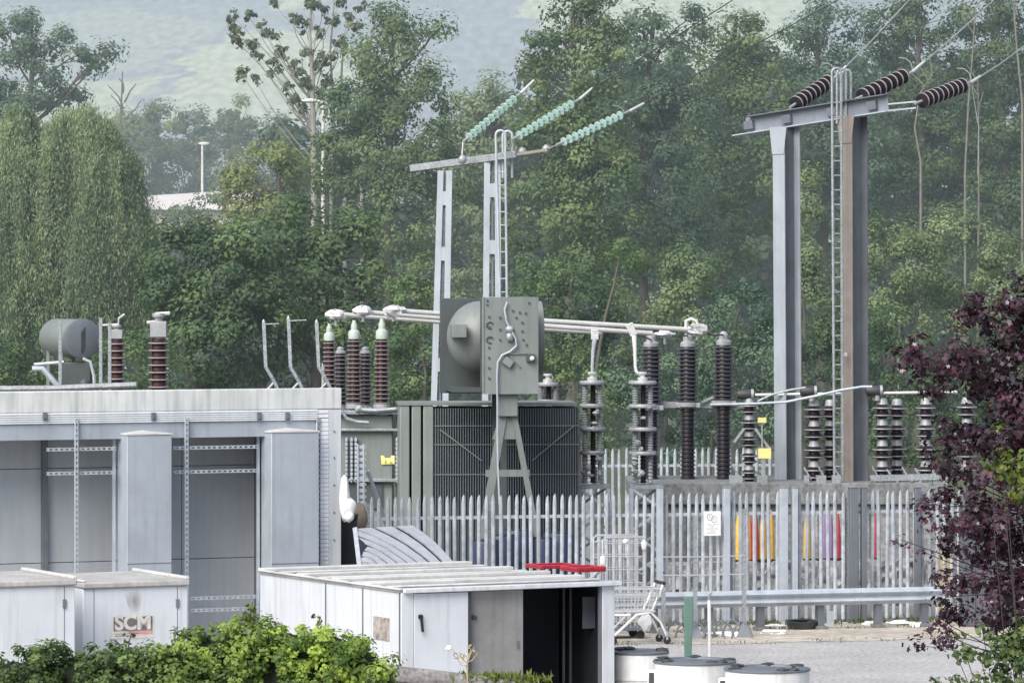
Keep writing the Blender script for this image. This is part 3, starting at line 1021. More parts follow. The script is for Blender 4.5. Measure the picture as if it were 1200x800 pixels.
# ================================================================ WHITE STORAGE CABINETS
def storage_box(px_l, px_r, py_lid, Y, label, sticker):
    fr = Frame(px_r, Y, 26)
    zt = fr.z_at(py_lid)
    s0 = fr.s_at(px_l)
    dp = 2.05
    t = thing('storage_cabinet', label, 'cabinet', fr.pt(s0 / 2, dp / 2, 0), 'white steel storage cabinets')
    mb = MB()
    mb.fbox(fr, s0, 0, 0, dp, 0, zt - 0.10)
    mb.build('body', MAT['white_steel'], t, bevel=0.012)
    mb = MB()
    mb.fbox(fr, s0 - .015, .015, -.05, dp + .03, zt - 0.098, zt - 0.012)
    mb.build('lid', MAT['lid_grime'], t, bevel=0.02)
    mb = MB()
    mb.fbox(fr, -0.05, 0.02, -.03, dp + .03, zt - 0.012, zt + 0.035)
    mb.fbox(fr, s0 - 0.02, s0 + 0.04, -.03, dp + .03, zt - 0.012, zt + 0.025)
    mb.build_each('lid_edge', MAT['white_lid'], t, bevel=0.012)
    mb = MB()
    for q in (s0 + 0.17, -0.16):
        mb.fbox(fr, q - 0.004, q + 0.004, -0.003, 0.004, 0.1, zt - 0.105)
    mb.build_each('door_gap', MAT['wall_seam'], t)
    for zz in (zt - .35, zt - 1.0):
        mb = MB()
        mb.fbox(fr, -.185, -.135, -.02, -.004, zz - .06, zz + .06)
        mb.build('hinge', MAT['galv_dark'], t)
    return t, fr, zt


storage_box(-70, 88, 677, 64.2, 'white steel storage cabinet cut off by the left picture edge', False)
sc, fr, zt_s = storage_box(97, 220, 677.5, 66.2, 'white steel storage cabinet with a worn SCM sticker on its door', True)
sa, sb2 = fr.s_at(130.5), fr.s_at(180)
z0, z1 = fr.z_at(745), fr.z_at(718.5)
mb = MB()
mb.fbox(fr, sa, sb2, -0.006, -0.002, z0, z1)
stk = mb.build('sticker', MAT['print_pale'], sc)
zm = z0 + (z1 - z0) * 0.34
mb = MB()
mb.fbox(fr, sa + 0.03, sb2 - 0.02, -0.009, -0.0062, zm, z1 - 0.015)
mb.build('sticker_band', MAT['print_dark'], stk)
mb = MB()
m2 = (sa + sb2) / 2
mb.add([fr.pt(m2 - 0.02, -0.0075, zm - 0.05), fr.pt(sb2 - 0.02, -0.0075, zm - 0.06), fr.pt(sb2 - 0.02, -0.0075, zm - 0.003), fr.pt(m2 - 0.10, -0.0075, zm - 0.003)], [(0, 1, 2, 3)])
mb.build('sticker_stripe', MAT['print_red'], stk)
text_mesh('sticker_lettering', 'SCM', 0.285, fr.pt((sa + sb2) / 2 + 0.005, -0.0098, (zm + z1) / 2), fr.u, Z, MAT['print_pale'], stk, 0.011, 0.0015)
mb = MB()
mb.fbox(fr, sa + 0.05, m2 + .05, -0.008, -0.0062, z0 + 0.035, z0 + 0.045)
mb.fbox(fr, sa + 0.05, m2 + .1, -0.008, -0.0062, z0 + 0.065, z0 + 0.073)
mb.build('sticker_rule', MAT['print_dark'], stk)
# drip stain above the sticker
mb = MB()
zz = zt_s - 0.105
mb.add([fr.pt(-1.0, -0.002, zz), fr.pt(-0.68, -0.002, zz), fr.pt(-0.74, -0.002, z1 + 0.02), fr.pt(-0.88, -0.002, z1 + 0.02)], [(0, 1, 2, 3)])
mst = bpy.data.materials.new('drip_stain')
mst.use_nodes = True
nt = mst.node_tree
bs = nt.nodes['Principled BSDF']
bs.inputs['Base Color'].default_value = (0.25, 0.25, 0.24, 1)
tcn = nd(nt, 'ShaderNodeTexCoord')
mpn = nd(nt, 'ShaderNodeMapping')
mpn.inputs['Scale'].default_value = (9, 9, 1.5)
nz = nd(nt, 'ShaderNodeTexNoise')
nz.inputs['Scale'].default_value = 1.2
nt.links.new(tcn.outputs['Object'], mpn.inputs['Vector'])
nt.links.new(mpn.outputs[0], nz.inputs['Vector'])
gx = nd(nt, 'ShaderNodeTexGradient', gradient_type='SPHERICAL')
mg = nd(nt, 'ShaderNodeMapping')
mg.inputs['Location'].default_value = (-1.0, 0, -1.0)
mg.inputs['Scale'].default_value = (2, 0, 2)
nt.links.new(tcn.outputs['Generated'], mg.inputs['Vector'])
nt.links.new(mg.outputs[0], gx.inputs['Vector'])
mu = nd(nt, 'ShaderNodeMath', operation='MULTIPLY')
nt.links.new(gx.outputs['Fac'], mu.inputs[0])
nt.links.new(nz.outputs['Fac'], mu.inputs[1])
nt.links.new(mu.outputs[0], bs.inputs['Alpha'])
mb.build('drip_stain', mst, sc, smooth=False)

# ---- the large open cabinet in the middle
K = Frame(470, 64.07, 28)
zk = K.z_at(690)
wid = K.s_at(720)
dep = 4.65
kt = thing('storage_cabinet', 'large white storage cabinet with an open dark door bay and red trays on top', 'cabinet', K.pt(wid / 2, dep / 2, 0), 'white steel storage cabinets')
mb = MB()
mb.fbox(K, 0, 0.04, 0, dep, 0, zk - 0.05)
sidew = mb.build('side_wall', MAT['white_steel'], kt)
mb = MB()
for px in (382, 425.5):
    # seams between the side panels, placed where the panel joints fall
    k = (px - CX) / F
    d = (k * K.o.y - K.o.x) / (K.v.x - k * K.v.y)
    mb.fbox(K, -0.012, -0.002, d - 0.012, d + 0.012, 0, zk - 0.052)
mb.fbox(K, -0.012, -0.002, 0.02, 0.05, 0, zk - 0.052)
mb.build_each('side_seam', MAT['galv_dark'], kt)
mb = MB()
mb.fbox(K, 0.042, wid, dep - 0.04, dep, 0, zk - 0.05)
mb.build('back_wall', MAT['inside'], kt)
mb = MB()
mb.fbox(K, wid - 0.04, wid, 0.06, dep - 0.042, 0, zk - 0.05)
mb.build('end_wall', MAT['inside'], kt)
s1, s2, s3, s4 = K.s_at(485), K.s_at(549), K.s_at(617), K.s_at(703)
mb = MB()
mb.fbox(K, 0.002, s1 - 0.006, -0.004, 0.05, 0, zk - 0.06)
mb.build('corner_post', MAT['white_steel'], kt, bevel=0.008)
mb = MB()
mb.fbox(K, s1, s2 - 0.006, -0.006, 0.03, 0.12, zk - 0.07)
d1 = mb.build('door', MAT['white_steel'], kt, bevel=0.006)
mb = MB()
q = K.pt(K.s_at(492), -0.012, K.z_at(723))
mb.lathe([(0.035, 0), (0.035, 0.03)], q, -K.v, 12)
mb.bar(q - K.v * 0.03, q - K.v * 0.035 + Vector((0.02, 0, -0.21)), 0.035, 0.02, K.v)
mb.build('handle', MAT['black'], d1)
mb = MB()
mb.fbox(K, s2, s2 + 0.04, -0.012, 0.02, 0.1, zk - 0.07)
mb.build('door_hinge', MAT['dark'], kt)
mb = MB()
mb.fbox(K, s2 + 0.042, s3, 0.10, 0.13, 0.12, zk - 0.07)
d2 = tag(mb.build('door', MAT['dull_steel'], kt, bevel=0.006), 'dull bare-metal inner door')
mb = MB()
mb.blob(K.pt(s2 + 0.12, 0.085, K.z_at(727)), 0.055, 0.03, 0.03, 0.05)
mb.build('knob', MAT['dark'], d2)
mb = MB()
mb.fbox(K, s3 - 0.10, s3 - 0.07, 0.085, 0.1, K.z_at(766), K.z_at(757))
mb.build('latch', MAT['galv_dark'], d2)
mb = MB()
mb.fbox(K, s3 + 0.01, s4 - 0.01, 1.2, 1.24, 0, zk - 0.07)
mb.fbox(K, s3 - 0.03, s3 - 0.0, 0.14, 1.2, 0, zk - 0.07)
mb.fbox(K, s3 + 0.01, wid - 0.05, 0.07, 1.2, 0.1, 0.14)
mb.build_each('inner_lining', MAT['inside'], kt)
mb = MB()
mb.fbox(K, K.s_at(660, .6), K.s_at(662, .6), 0.6, 0.63, 0.14, zk - 0.08)
mb.fbox(K, K.s_at(668, .6), K.s_at(670, .6), 0.6, 0.63, 0.14, zk - 0.08)
mb.build_each('inner_rail', MAT['dark'], kt)
mb = MB()
mb.fbox(K, K.s_at(683, .5), K.s_at(702, .5), 0.5, 0.52, K.z_at(738, 2.5, .5), K.z_at(701, 2.5, .5))
mb.build('inner_panel', MAT['galv_dark'], kt)
mb = MB()
mb.fbox(K, s4, s4 + 0.035, 0.0, 0.06, 0, zk - 0.06)
mb.build('bay_edge', MAT['galv_dark'], kt)
mb = MB()
mb.fbox(K, s4 + 0.037, wid, -0.006, 0.06, 0, zk - 0.06)
mb.build('corner_post', MAT['white_steel'], kt, bevel=0.008)
# roof of long overlapping sheets
mb = MB()
nseg = 4
edges = [0, 1.15, 2.2, 3.35, dep + .03]
for i in range(nseg):
    a, b = edges[i], edges[i + 1]
    z = zk - 0.048
    mb.fbox(K, -0.02, wid + 0.04, a + 0.004, b - 0.004, z, z + 0.03)
rf = mb.build('roof', MAT['roof_dark'], kt)  # sheets coloured much darker than the white ribs laid over them
for i in range(nseg):
    b = edges[i + 1]
    z = zk - 0.048
    for q, w2, hh in ((b, .22, .085), (b - .52, .13, .06)):
        mb = MB()
        mb.fbox(K, -0.03, wid + 0.045, q - w2, q - 0.006, z + .031, z + hh)
        mb.build('roof_rib', MAT['white_lid'], rf, bevel=0.012)
mb = MB()
mb.fbox(K, -0.035, 0.05, 0.0, dep, zk - .049 + .031, zk + .012)
mb.build('roof_edge', MAT['white_lid'], rf, bevel=0.012)
mb = MB()
mb.fbox(K, 0.02, wid + 0.08, -0.09, -0.007, zk - 0.055, zk + 0.012)
mb.build('front_lip', MAT['white_steel'], kt, bevel=0.012)
k = (446 - CX) / F
def side_d(px):
    k = (px - CX) / F
    return (k * K.o.y - K.o.x) / (K.v.x - k * K.v.y)
da, db = side_d(438), side_d(456.5)
mb = MB()
zc0, zc1 = ZY(751, K.pt(0, db, 0).y), ZY(724, K.pt(0, db, 0).y)
mb.fbox(K, -0.008, -0.003, db, da, zc0, zc1)
st2 = mb.build('sticker', M('faded_poster', (0.36, 0.33, 0.30), 0.7, 0, 0.7, 9), kt)

# red tray on its roof
def red_tray(s0, s1, d0, d1, h, label):
    t = thing('red_plastic_tray', label, 'tray', K.pt((s0 + s1) / 2, (d0 + d1) / 2, zk + 0.03), 'red trays on the cabinet roof')
    z = zk + 0.028
    mb = MB()
    mb.fbox(K, s0, s1, d0, d1, z, z + 0.03)
    for a, b, c, d in ((s0, s1, d0, d0 + .03), (s0, s1, d1 - .03, d1), (s0, s0 + .03, d0 + .03, d1 - .03), (s1 - .03, s1, d0 + .03, d1 - .03)):
        mb.fbox(K, a, b, c, d, z + 0.03, z + h)
    mb.build('tray', MAT['red'], t, bevel=0.008)
    mb = MB()
    n = int((s1 - s0) / 0.05)
    for i in range(n):
        s = s0 + 0.03 + i * (s1 - s0 - 0.06) / n
        mb.fbox(K, s, s + 0.014, d0 - 0.02, d0 - 0.001, z, z + h - 0.01)
    mb.build('rib', MAT['red'], t)


red_tray(K.s_at(660, 2.0), K.s_at(695, 2.0), 1.6, 2.1, 0.075, 'red plastic ribbed tray at the right, nearer end of the cabinet roof')
red_tray(K.s_at(619, 2.9), K.s_at(664, 2.9), 2.5, 3.0, 0.055, 'red plastic tray lying behind the ribbed one on the cabinet roof')

# ---- ribbed metal lean-to behind it
def lean_to():
    t = thing('metal_lean_to', 'sloping ribbed metal roof sheet of a low lean-to behind the large white cabinet', 'lean-to', G(470, 73.0))
    Yt, Yb = 73.6, 71.6
    TL, TR, BR, BLf = P(418.5, 618.5, Yt), P(487, 615, Yt), P(541, 668, Yb), P(424, 668, Yb)
    low = (TR - BR)
    def sag(p, w):
        return p + Z * 0.07 * math.sin(math.pi * w)
    # ribs parallel to the right edge; strips between them
    def hit(u):
        """u 0..1 along left edge then top edge"""
        L1, L2 = (TL - BLf).length, (TR - TL).length
        d = u * (L1 + L2)
        return BLf.lerp(TL, d / L1) if d < L1 else TL.lerp(TR, (d - L1) / L2)
    n = 9
    mb, mr = MB(), MB()
    for i in range(n):
        ua, ub = (i + 0.13) / n, (i + 0.87) / n
        pa, pb = hit(ua), hit(ub)
        def foot(p, u):
            return BLf.lerp(BR, u)
        q = []
        for w in (0, .25, .5, .75, 1):
            a = sag(pa.lerp(foot(pa, ua), w), w)
            b = sag(pb.lerp(foot(pb, ub), w), w)
            q.append((a, b))
        vs = [v for pr in q for v in pr] + [v - Z * 0.024 for pr in q for v in pr]
        fs = []
        for j in range(4):
            fs += [(2 * j, 2 * j + 1, 2 * j + 3, 2 * j + 2), (10 + 2 * j, 12 + 2 * j, 13 + 2 * j, 11 + 2 * j), (2 * j, 2 * j + 2, 12 + 2 * j, 10 + 2 * j), (2 * j + 1, 11 + 2 * j, 13 + 2 * j, 2 * j + 3)]
        fs += [(0, 10, 11, 1), (8, 9, 19, 18)]
        mb.add(vs, fs)
    mb.build('ribbed_sheet', MAT['ribbed'], t)
    # dark underlay seen in the gaps
    q0 = [sag(BLf.lerp(BLf, 0), 0)]
    vs = [TL - Z * .03, TR - Z * .03, BR - Z * .03, BLf - Z * .03]
    mid = [TL.lerp(BLf, .5) + Z * .035, TR.lerp(BR, .5) + Z * .035]
    mr.add([vs[0], vs[1], mid[1], vs[2], vs[3], mid[0]], [(0, 1, 2, 5), (5, 2, 3, 4)])
    mr.build('underlay', MAT['inside'], t, smooth=False)
    mb = MB()
    e = Vector((-0.07, 0, 0))
    mb.add([TL + e, TL, BLf, BLf + e * .6, Vector((BLf.x, BLf.y, 0)), Vector((BLf.x - .04, BLf.y, 0))], [(0, 1, 2, 3), (3, 2, 4, 5)])
    mb.bar(TL + e * .5, BLf + e * .4, 0.07, 0.03, Vector((0, 1, 0)))
    mb.bar(BLf + e * .4, Vector((BLf.x - .03, BLf.y, 0)), 0.07, 0.03)
    mb.build('edge_trim', MAT['galv_light'], t)
    mb = MB()
    mb.add([TL - Z * .06, TR - Z * .06, Vector((TR.x, TR.y, 0)), Vector((TL.x, TL.y, 0)), BR - Z * .06, Vector((BR.x, BR.y, 0)), BLf - Z * .06, Vector((BLf.x, BLf.y, 0))], [(0, 3, 2, 1), (1, 2, 5, 4), (4, 5, 7, 6), (6, 7, 3, 0)])
    mb.build('wall', MAT['galv_dark'], t, smooth=False)


lean_to()

# ---- white sheet, black bin and brown sack by the building corner
YS = 73.75
t = thing('dust_sheet', 'crumpled white sheet draped over the black bin by the building corner', 'sheet', P(407, 606, YS))
mb = MB()
mb.blob(P(404, 584, YS), .085, .12, .36, .10, 11, 22, 16)
mb.blob(P(407.5, 594, YS), .125, .14, .17, .10, 6, 22, 14)
mb.blob(P(408.5, 604, YS - .03), .09, .10, .10, .14, 8, 18, 12)
for v in mb.v:
    v.z = min(v.z, ZY(557, YS) + .02 * math.sin(v.x * 60))
mb.build('sheet', MAT['cloth'], t)
t = thing('black_bin', 'tall black bin half hidden behind the concrete building corner', 'bin', G(409, 74.75))
mb = MB()
zc = ZY(600, 74.75)
for k, (z_, w) in enumerate(((0.12, .24), (zc - .12, .29))):
    pass
c = G(409, 74.75)
mb.add([c + Vector((x * w, y * w, z_)) for z_, w in ((0.10, .11), (zc - .1, .14)) for x, y in ((-1, -1), (1, -1), (1, 1), (-1, 1))],
       [(3, 2, 1, 0), (4, 5, 6, 7), (0, 1, 5, 4), (1, 2, 6, 5), (2, 3, 7, 6), (3, 0, 4, 7)])
mb.build('body', MAT['black'], t, bevel=0.03)
mb = MB()
mb.box(c + Z * (zc - 0.06), (0.3, 0.34, 0.07))
mb.build('lid', MAT['black'], t, bevel=0.02)
for sx in (-1, 1):
    mb = MB()
    mb.lathe([(0.1, 0), (0.1, 0.05)], c + Vector((sx * 0.1 - .02, 0.1, 0.1)), Vector((1, 0, 0)), 14)
    mb.build('wheel', MAT['black'], t)
t = thing('brown_sack', 'brown sack hanging in front of the pale slotted post', 'sack', P(422, 622, 79))
mb = MB()
mb.blob(P(422, 606, 79), 0.13, 0.1, 0.24, 0.10, 9, 16, 10)
mb.build('sack', MAT['sack'], t)

# pale slotted post and brace at the left fence end
t = thing('slotted_post', 'pale slotted steel post with a slanting brace at the left end of the palisade fence', 'post', G(424, 80))
mb = MB()
pb, pt = G(424, 80), P(422.5, 520, 80)
mb.bar(pb + Vector((-.05, 0, 0)), pt + Vector((-.05, 0, 0)), 0.03, 0.09)
mb.bar(pb + Vector((.05, 0, 0)), pt + Vector((.05, 0, 0)), 0.03, 0.09)
n = 30
for i in range(n):
    mb.box(pb.lerp(pt, (i + .5) / n), (0.068, 0.02, pt.z / n * 0.6))
    mb.box(pb.lerp(pt, (i + .5) / n) + Vector((.08, 0, 0)), (0.028, 0.05, pt.z / n * 0.4))
mb.build('post', MAT['galv_light'], t)
mb = MB()
mb.bar(P(431, 551, 80.05), G(492, 81.6), 0.05, 0.05)
mb.build('brace', MAT['galv_light'], t)

# ================================================================ SWITCHGEAR
def shed_profile(h, r_core, r_shed, n, sharp=0.35):
    """profile of a ribbed insulator: n sheds over height h"""
    p = [(r_core, 0)]
    st = h / n
    for i in range(n):
        z = i * st
        p += [(r_core, z + st * 0.12), (r_shed, z + st * 0.30), (r_shed * 0.99, z + st * (0.30 + sharp * 0.25)), (r_core * 1.05, z + st * (0.55 + sharp * 0.3)), (r_core, z + st * 0.97)]
    p.append((r_core, h))
    return p


def rims(mb, base, h, r, n, axis=Z):
    st = h / n
    for i in range(n):
        z = i * st + st * 0.31
        mb.lathe([(r * 0.97, z), (r * 1.02, z + st * 0.05), (r * 1.02, z + st * 0.14), (r * 0.97, z + st * .2)], base, axis, 18)


GB = 'ribbed bushings in the substation'
def bushing(px, py_t, py_b, Y, r_px, nshed, mat, rim, label, cap=None, cap_px=(0, 0), taper=0.0, base_z=None):
    b = P(px, py_b, Y)
    h = ZY(py_t, Y) - b.z
    k = Y / F
    t = thing('bushing_insulator', label, 'insulator', b if base_z is None else Vector((b.x, b.y, base_z)), GB)
    r = r_px * k
    prof = shed_profile(h, r * 0.74, r, nshed)
    if taper:
        prof = [(a * (1 - taper * z / h), z) for a, z in prof]
    mb = MB()
    mb.lathe(prof, b, Z, 20)
    mb.build('porcelain', mat, t)
    if rim:
        mb = MB()
        rims(mb, b, h, r, nshed)
        if taper:
            for v in mb.v:
                f = 1 - taper * (v.z - b.z) / h
                v.x = b.x + (v.x - b.x) * f
                v.y = b.y + (v.y - b.y) * f
        mb.build('shed_rim', MAT['porcelain_rim'], t)
    if cap:
        mb = MB()
        o = P(px, py_t, Y)
        cw, ch = cap_px[0] * k, cap_px[1] * k
        if cap == 'bottle':
            mb.lathe([(cw, 0), (cw, ch * .34), (cw * .85, ch * .42), (cw * .55, ch * .5), (cw * .55, ch * .75), (cw * .35, ch * .85), (cw * .3, ch)], o, Z, 16)
            mb.build('cap', MAT['cap'], t)
        elif cap == 'block':
            mb.box(o + Z * ch * .38, (cw * 2, cw * 2, ch * .62))
            mb.lathe([(cw * .8, 0), (cw * .8, ch * .1)], o, Z, 14)
            mb.lathe([(cw * .5, ch * .66), (cw * .5, ch * .8), (cw * .8, ch * .86), (cw * .8, ch), (cw * .2, ch * 1.02)], o, Z, 12)
            mb.build('cap', MAT['cap_grey'], t, bevel=0.01)
        else:
            mb.lathe([(cw, 0), (cw, ch * .25), (cw * .62, ch * .42), (cw * .62, ch * .75), (cw * .3, ch)], o, Z, 16)
            mb.build('cap', MAT['cap_grey'], t)
    mb = MB()
    mb.lathe([(r * 1.05, -0.07), (r * 1.05, -0.001), (r * .9, 0.02)], b, Z, 18)
    if base_z is not None:
        mb.lathe([(r * .7, base_z - b.z), (r * .7, -0.071)], b, Z, 14)
    mb.build('base_flange', MAT['cap_grey'], t)
    return t


# ---- transformer behind the flat roof, left
YL = 84.5
def conservator_left():
    t = thing('oil_conservator', 'grey horizontal oil tank on legs seen above the flat roof at left', 'tank', G(85, YL))
    k = YL / F
    front = P(97, 397, YL)
    ax = Vector((0.42, -0.9, 0)).normalized()
    r = 23 * k
    L_ = 1.45
    mb = MB()
    mb.lathe([(r * .2, -L_ - .16), (r * .6, -L_ - .12), (r * .88, -L_ - .05), (r, -L_ + .05), (r, -0.04)], front, ax, 30)
    mb.build('tank', MAT['trafo'], t)
    mb = MB()
    mb.lathe([(r * 1.02, -0.04), (r * 1.02, 0.0), (r * .96, 0.012), (r * .2, 0.02)], front, ax, 30)
    cov = mb.build('end_cover', MAT['galv_dark'], t)
    mb = MB()
    side = ax.cross(Z)
    for q in range(5):
        o = front + ax * 0.025 + side * (-.03 + .015 * q) + Z * (.02 - .02 * q)
        mb.bar(o + Z * (0.2 - .05 * (q % 2)), o - Z * (.16 + .04 * (q % 3)), 0.016, 0.006, ax)
    mb.build('oil_stain', MAT['dark'], cov)
    for dx in (-0.45, -1.2):
        for sd in (-1, 1):
            mb = MB()
            a = front + ax * dx + side * sd * r * 0.7
            mb.bar(a - Z * r * .5, Vector((a.x, a.y, 1.6)), 0.06)
            mb.build('leg', MAT['trafo'], t)
    mb = MB()
    mb.tube([P(38, 432, YL - .6), P(50, 432, YL - .6), P(68, 452, YL - .6), P(72, 470, YL - .6)], 0.055, 10)
    mb.tube([P(40, 427, YL - .4), P(75, 424, YL - .4)], 0.03, 8)
    mb.tube([P(97, 420, YL - .2), P(106, 424, YL - .2), P(110, 440, YL - .2), P(112, 470, YL - .2)], 0.03, 8)
    mb.build_each('pipe', MAT['galv_light'], t)
    mb = MB()
    mb.box(P(90, 440, YL + .3), (0.55, 0.5, 0.5))
    mb.blob(P(99, 450, YL - .5), .09, .09, .1, .05)
    mb.build_each('valve_box', MAT['trafo_dark'], t, bevel=0.02)


conservator_left()
t = thing('roof_pipe', 'long grey pipe running behind the edge of the flat roof at left', 'pipe', P(60, 455, 79.3))
mb = MB()
mb.tube([P(-60, 456, 79.3), P(60, 455, 79.3), P(160, 451, 79.3)], 0.055, 10)
for px in (-40, 30, 100, 150):
    mb.bar(P(px, 457, 79.3), G(px, 79.3), 0.04)
mb.build('pipe', MAT['galv'], t)
for px, py, lab in ((70.5, 376, 'thin steel upright in front of the grey oil tank'), (118, 372, 'thin steel upright just right of the grey oil tank cover'), (128.5, 378, 'thin steel upright touching the smaller red-brown bushing')):
    Y = 80.2
    t = thing('steel_upright', lab, 'post', G(px, Y), 'thin uprights above the flat roof')
    mb = MB()
    mb.bar(G(px, Y), P(px, py, Y), 0.055, 0.04)
    mb.build('upright', MAT['galv'], t)
bushing(137, 398, 472, 84, 9.5, 9, MAT['porcelain'], True, 'smaller red-brown bushing right of the grey oil tank', 'block', (7, 17), base_z=1.0)
bushing(186, 397, 474, 84, 12, 9, MAT['porcelain'], True, 'large red-brown bushing standing alone above the flat roof', 'block', (9.5, 30), base_z=1.0)
for pts, r, lab in (([P(120, 381, 84), P(139, 380, 84), P(139, 373, 84), P(146, 368, 84)], .02, 'thin bent conductor over the smaller red-brown bushing'),
                    ([P(172, 378, 84), P(182, 377, 84)], .03, 'short pale stub left of the large red-brown bushing cap'),
                    ([P(182, 368, 84), P(199, 367, 84)], .035, 'pale horizontal stub on top of the large red-brown bushing')):
    o = MB().tube(pts, r, 6).build('conductor_link', MAT['alu'], None, pts[0])
    tag(o, lab, 'conductor', 'stubs on the red-brown bushings')

# ---- three bent rods on the roof
for k, (x0, yt) in enumerate(((309, 377), (338, 373), (371, 377))):
    Y = 75.9
    d = (x0 - 309)
    t = thing('bent_bracket', ('bent steel roof bracket, the leftmost of the three', 'bent steel roof bracket, the middle one of three', 'bent steel roof bracket nearest the brown bushings')[k], 'bracket', P(x0 + 18, 456, Y), 'bent brackets on the flat roof')
    mb = MB()
    top, kn, ft = P(x0, yt, Y), P(x0 + 2.5, 430, Y), P(x0 + 18, 458, Y)
    mb.bar(top + Z * -.0, kn, 0.055, 0.05)
    mb.tube([P(x0, yt - 3, Y), top], [.008, .03], 6)
    mb.tube([kn, P(x0 + 9, 441, Y), ft], 0.03, 8)
    mb.build('rod', MAT['galv'], t)
    mb = MB()
    mb.tube([P(x0 + 12, 448, Y), P(x0 + 3, 458, Y)], 0.022, 6)
    mb.build('stay', MAT['galv'], t)
Y = 75.9
for k, (x0, y0, x1, y1) in enumerate(((309, 380, 327, 379), (338, 376, 359, 375))):
    o = MB().tube([P(x0, y0, Y), P(x1, y1, Y)], 0.009, 5).build('guard_wire', MAT['galv'], None, P(x0, y0, Y))
    tag(o, ('short thin wire at the tip of the leftmost bent bracket', 'short thin wire at the tip of the middle bent bracket')[k], 'wire')

# ---- transformer tank with bushings (behind the building's right end)
YT = 88.3
t = thing('transformer_tank', 'green-grey transformer tank with cluttered top and a yellow warning plate', 'transformer', G(436, YT))
k = YT / F
mb = MB()
c = P(433, 540, YT)
zt_, zb_ = ZY(486, YT), 0.55
mb.box(Vector((G(424, YT).x, YT + .5, (zt_ + zb_) / 2)), (1.18, 1.2, zt_ - zb_))
mb.build('tank', MAT['trafo'], t, bevel=0.02)
mb = MB()
mb.box(Vector((G(428, YT).x, YT + .45, zt_ + .05)), (1.4, 1.4, 0.07))
mb.box(Vector((G(430, YT).x, YT + .45, ZY(503, YT))), (1.32, 1.36, 0.05))
mb.box(Vector((G(430, YT).x, YT + .45, ZY(562, YT))), (1.4, 1.36, 0.06))
mb.build_each('rim', MAT['galv'], t, bevel=0.01)
mb = MB()
mb.tube([P(401, 482, YT - .3), P(406, 490, YT - .3), P(418, 494, YT - .3), P(432, 495, YT - .3)], 0.035, 8)
mb.tube([P(424, 480, YT - .3), P(440, 481, YT - .3), P(464, 479, YT - .3)], 0.04, 8)
for px, py, r in ((421, 479, .11), (434, 481, .08), (448, 480, .1), (459, 482, .07), (466, 480, .06)):
    mb.blob(P(px, py, YT - .2), r, r, r * .8, .12, px)
mb.build_each('top_fitting', MAT['galv'], t)
mb = MB()
mb.box(Vector((G(421, YT).x, YT - .12, ZY(580, YT))), (0.9, 0.06, 0.5))
mb.build('skid', MAT['trafo_dark'], t)
mb = MB()
w0, w1 = P(446, 544, YT - .13), P(462.5, 533.5, YT - .13)
mb.add([P(446, 533.5, YT - .13), P(450, 533.5, YT - .13), P(451, 536.2, YT - .13), P(457.5, 536.2, YT - .13), P(458.5, 533.5, YT - .13), P(462.5, 533.5, YT - .13), P(462.3, 543.5, YT - .13), P(447, 543.8, YT - .13)], [(0, 1, 2, 3, 4, 5, 6, 7)])
pl = mb.build('warning_plate', MAT['yellow'], t, smooth=False)
mb = MB()
q = P(452, 539.5, YT - .134)
mb.add([q + Vector(v) for v in ((-.03, 0, -.05), (.03, 0, -.05), (0, 0, .02))], [(0, 1, 2)])
q = P(457.5, 540, YT - .134)
mb.add([q + Vector(v) for v in ((-.02, 0, -.05), (.04, 0, -.05), (.05, 0, -.03), (0, 0, .0))], [(0, 1, 2, 3)])
mb.build_each('plate_mark', M('olive_print', (0.42, 0.36, 0.10)), pl, smooth=False)
# serrated radiators edges beside the tank
mb = MB()
for px in (406, 412, 417, 465):
    for i in range(10):
        a = P(px, 515 + i * 5, YT - .2)
        mb.box(a, (0.045, 0.14, 0.055))
    mb.bar(P(px, 512, YT - .2), P(px, 565, YT - .2), 0.02, 0.1)
mb.build('cooling_rib', MAT['galv_light'], t)

bushing(386, 399, 478, YT + .2, 8.5, 15, MAT['porcelain'], True, 'dark red slim bushing with pale cap, leftmost of the front three', 'bottle', (6.5, 20), 0.12, base_z=ZY(486, YT))
bushing(415, 397, 474, YT - .1, 9.5, 15, MAT['porcelain'], True, 'dark red slim bushing with pale cap, middle of the front three', 'bottle', (6.8, 22), 0.12, base_z=ZY(486, YT))
bushing(447.5, 397, 474, YT - .1, 9.8, 15, MAT['porcelain'], True, 'dark red slim bushing with pale cap, nearest the oil conservator', 'bottle', (7.2, 24), 0.12, base_z=ZY(486, YT))
for px, lab in ((399, 'grey-brown rear bushing between the left and middle red bushings'), (428, 'grey-brown rear bushing between the middle and right red bushings')):
    bushing(px, 414, 476, YT + 1.0, 8, 13, MAT['porcelain_dark'], True, lab, 'low', (7, 8), 0.05, base_z=ZY(486, YT))
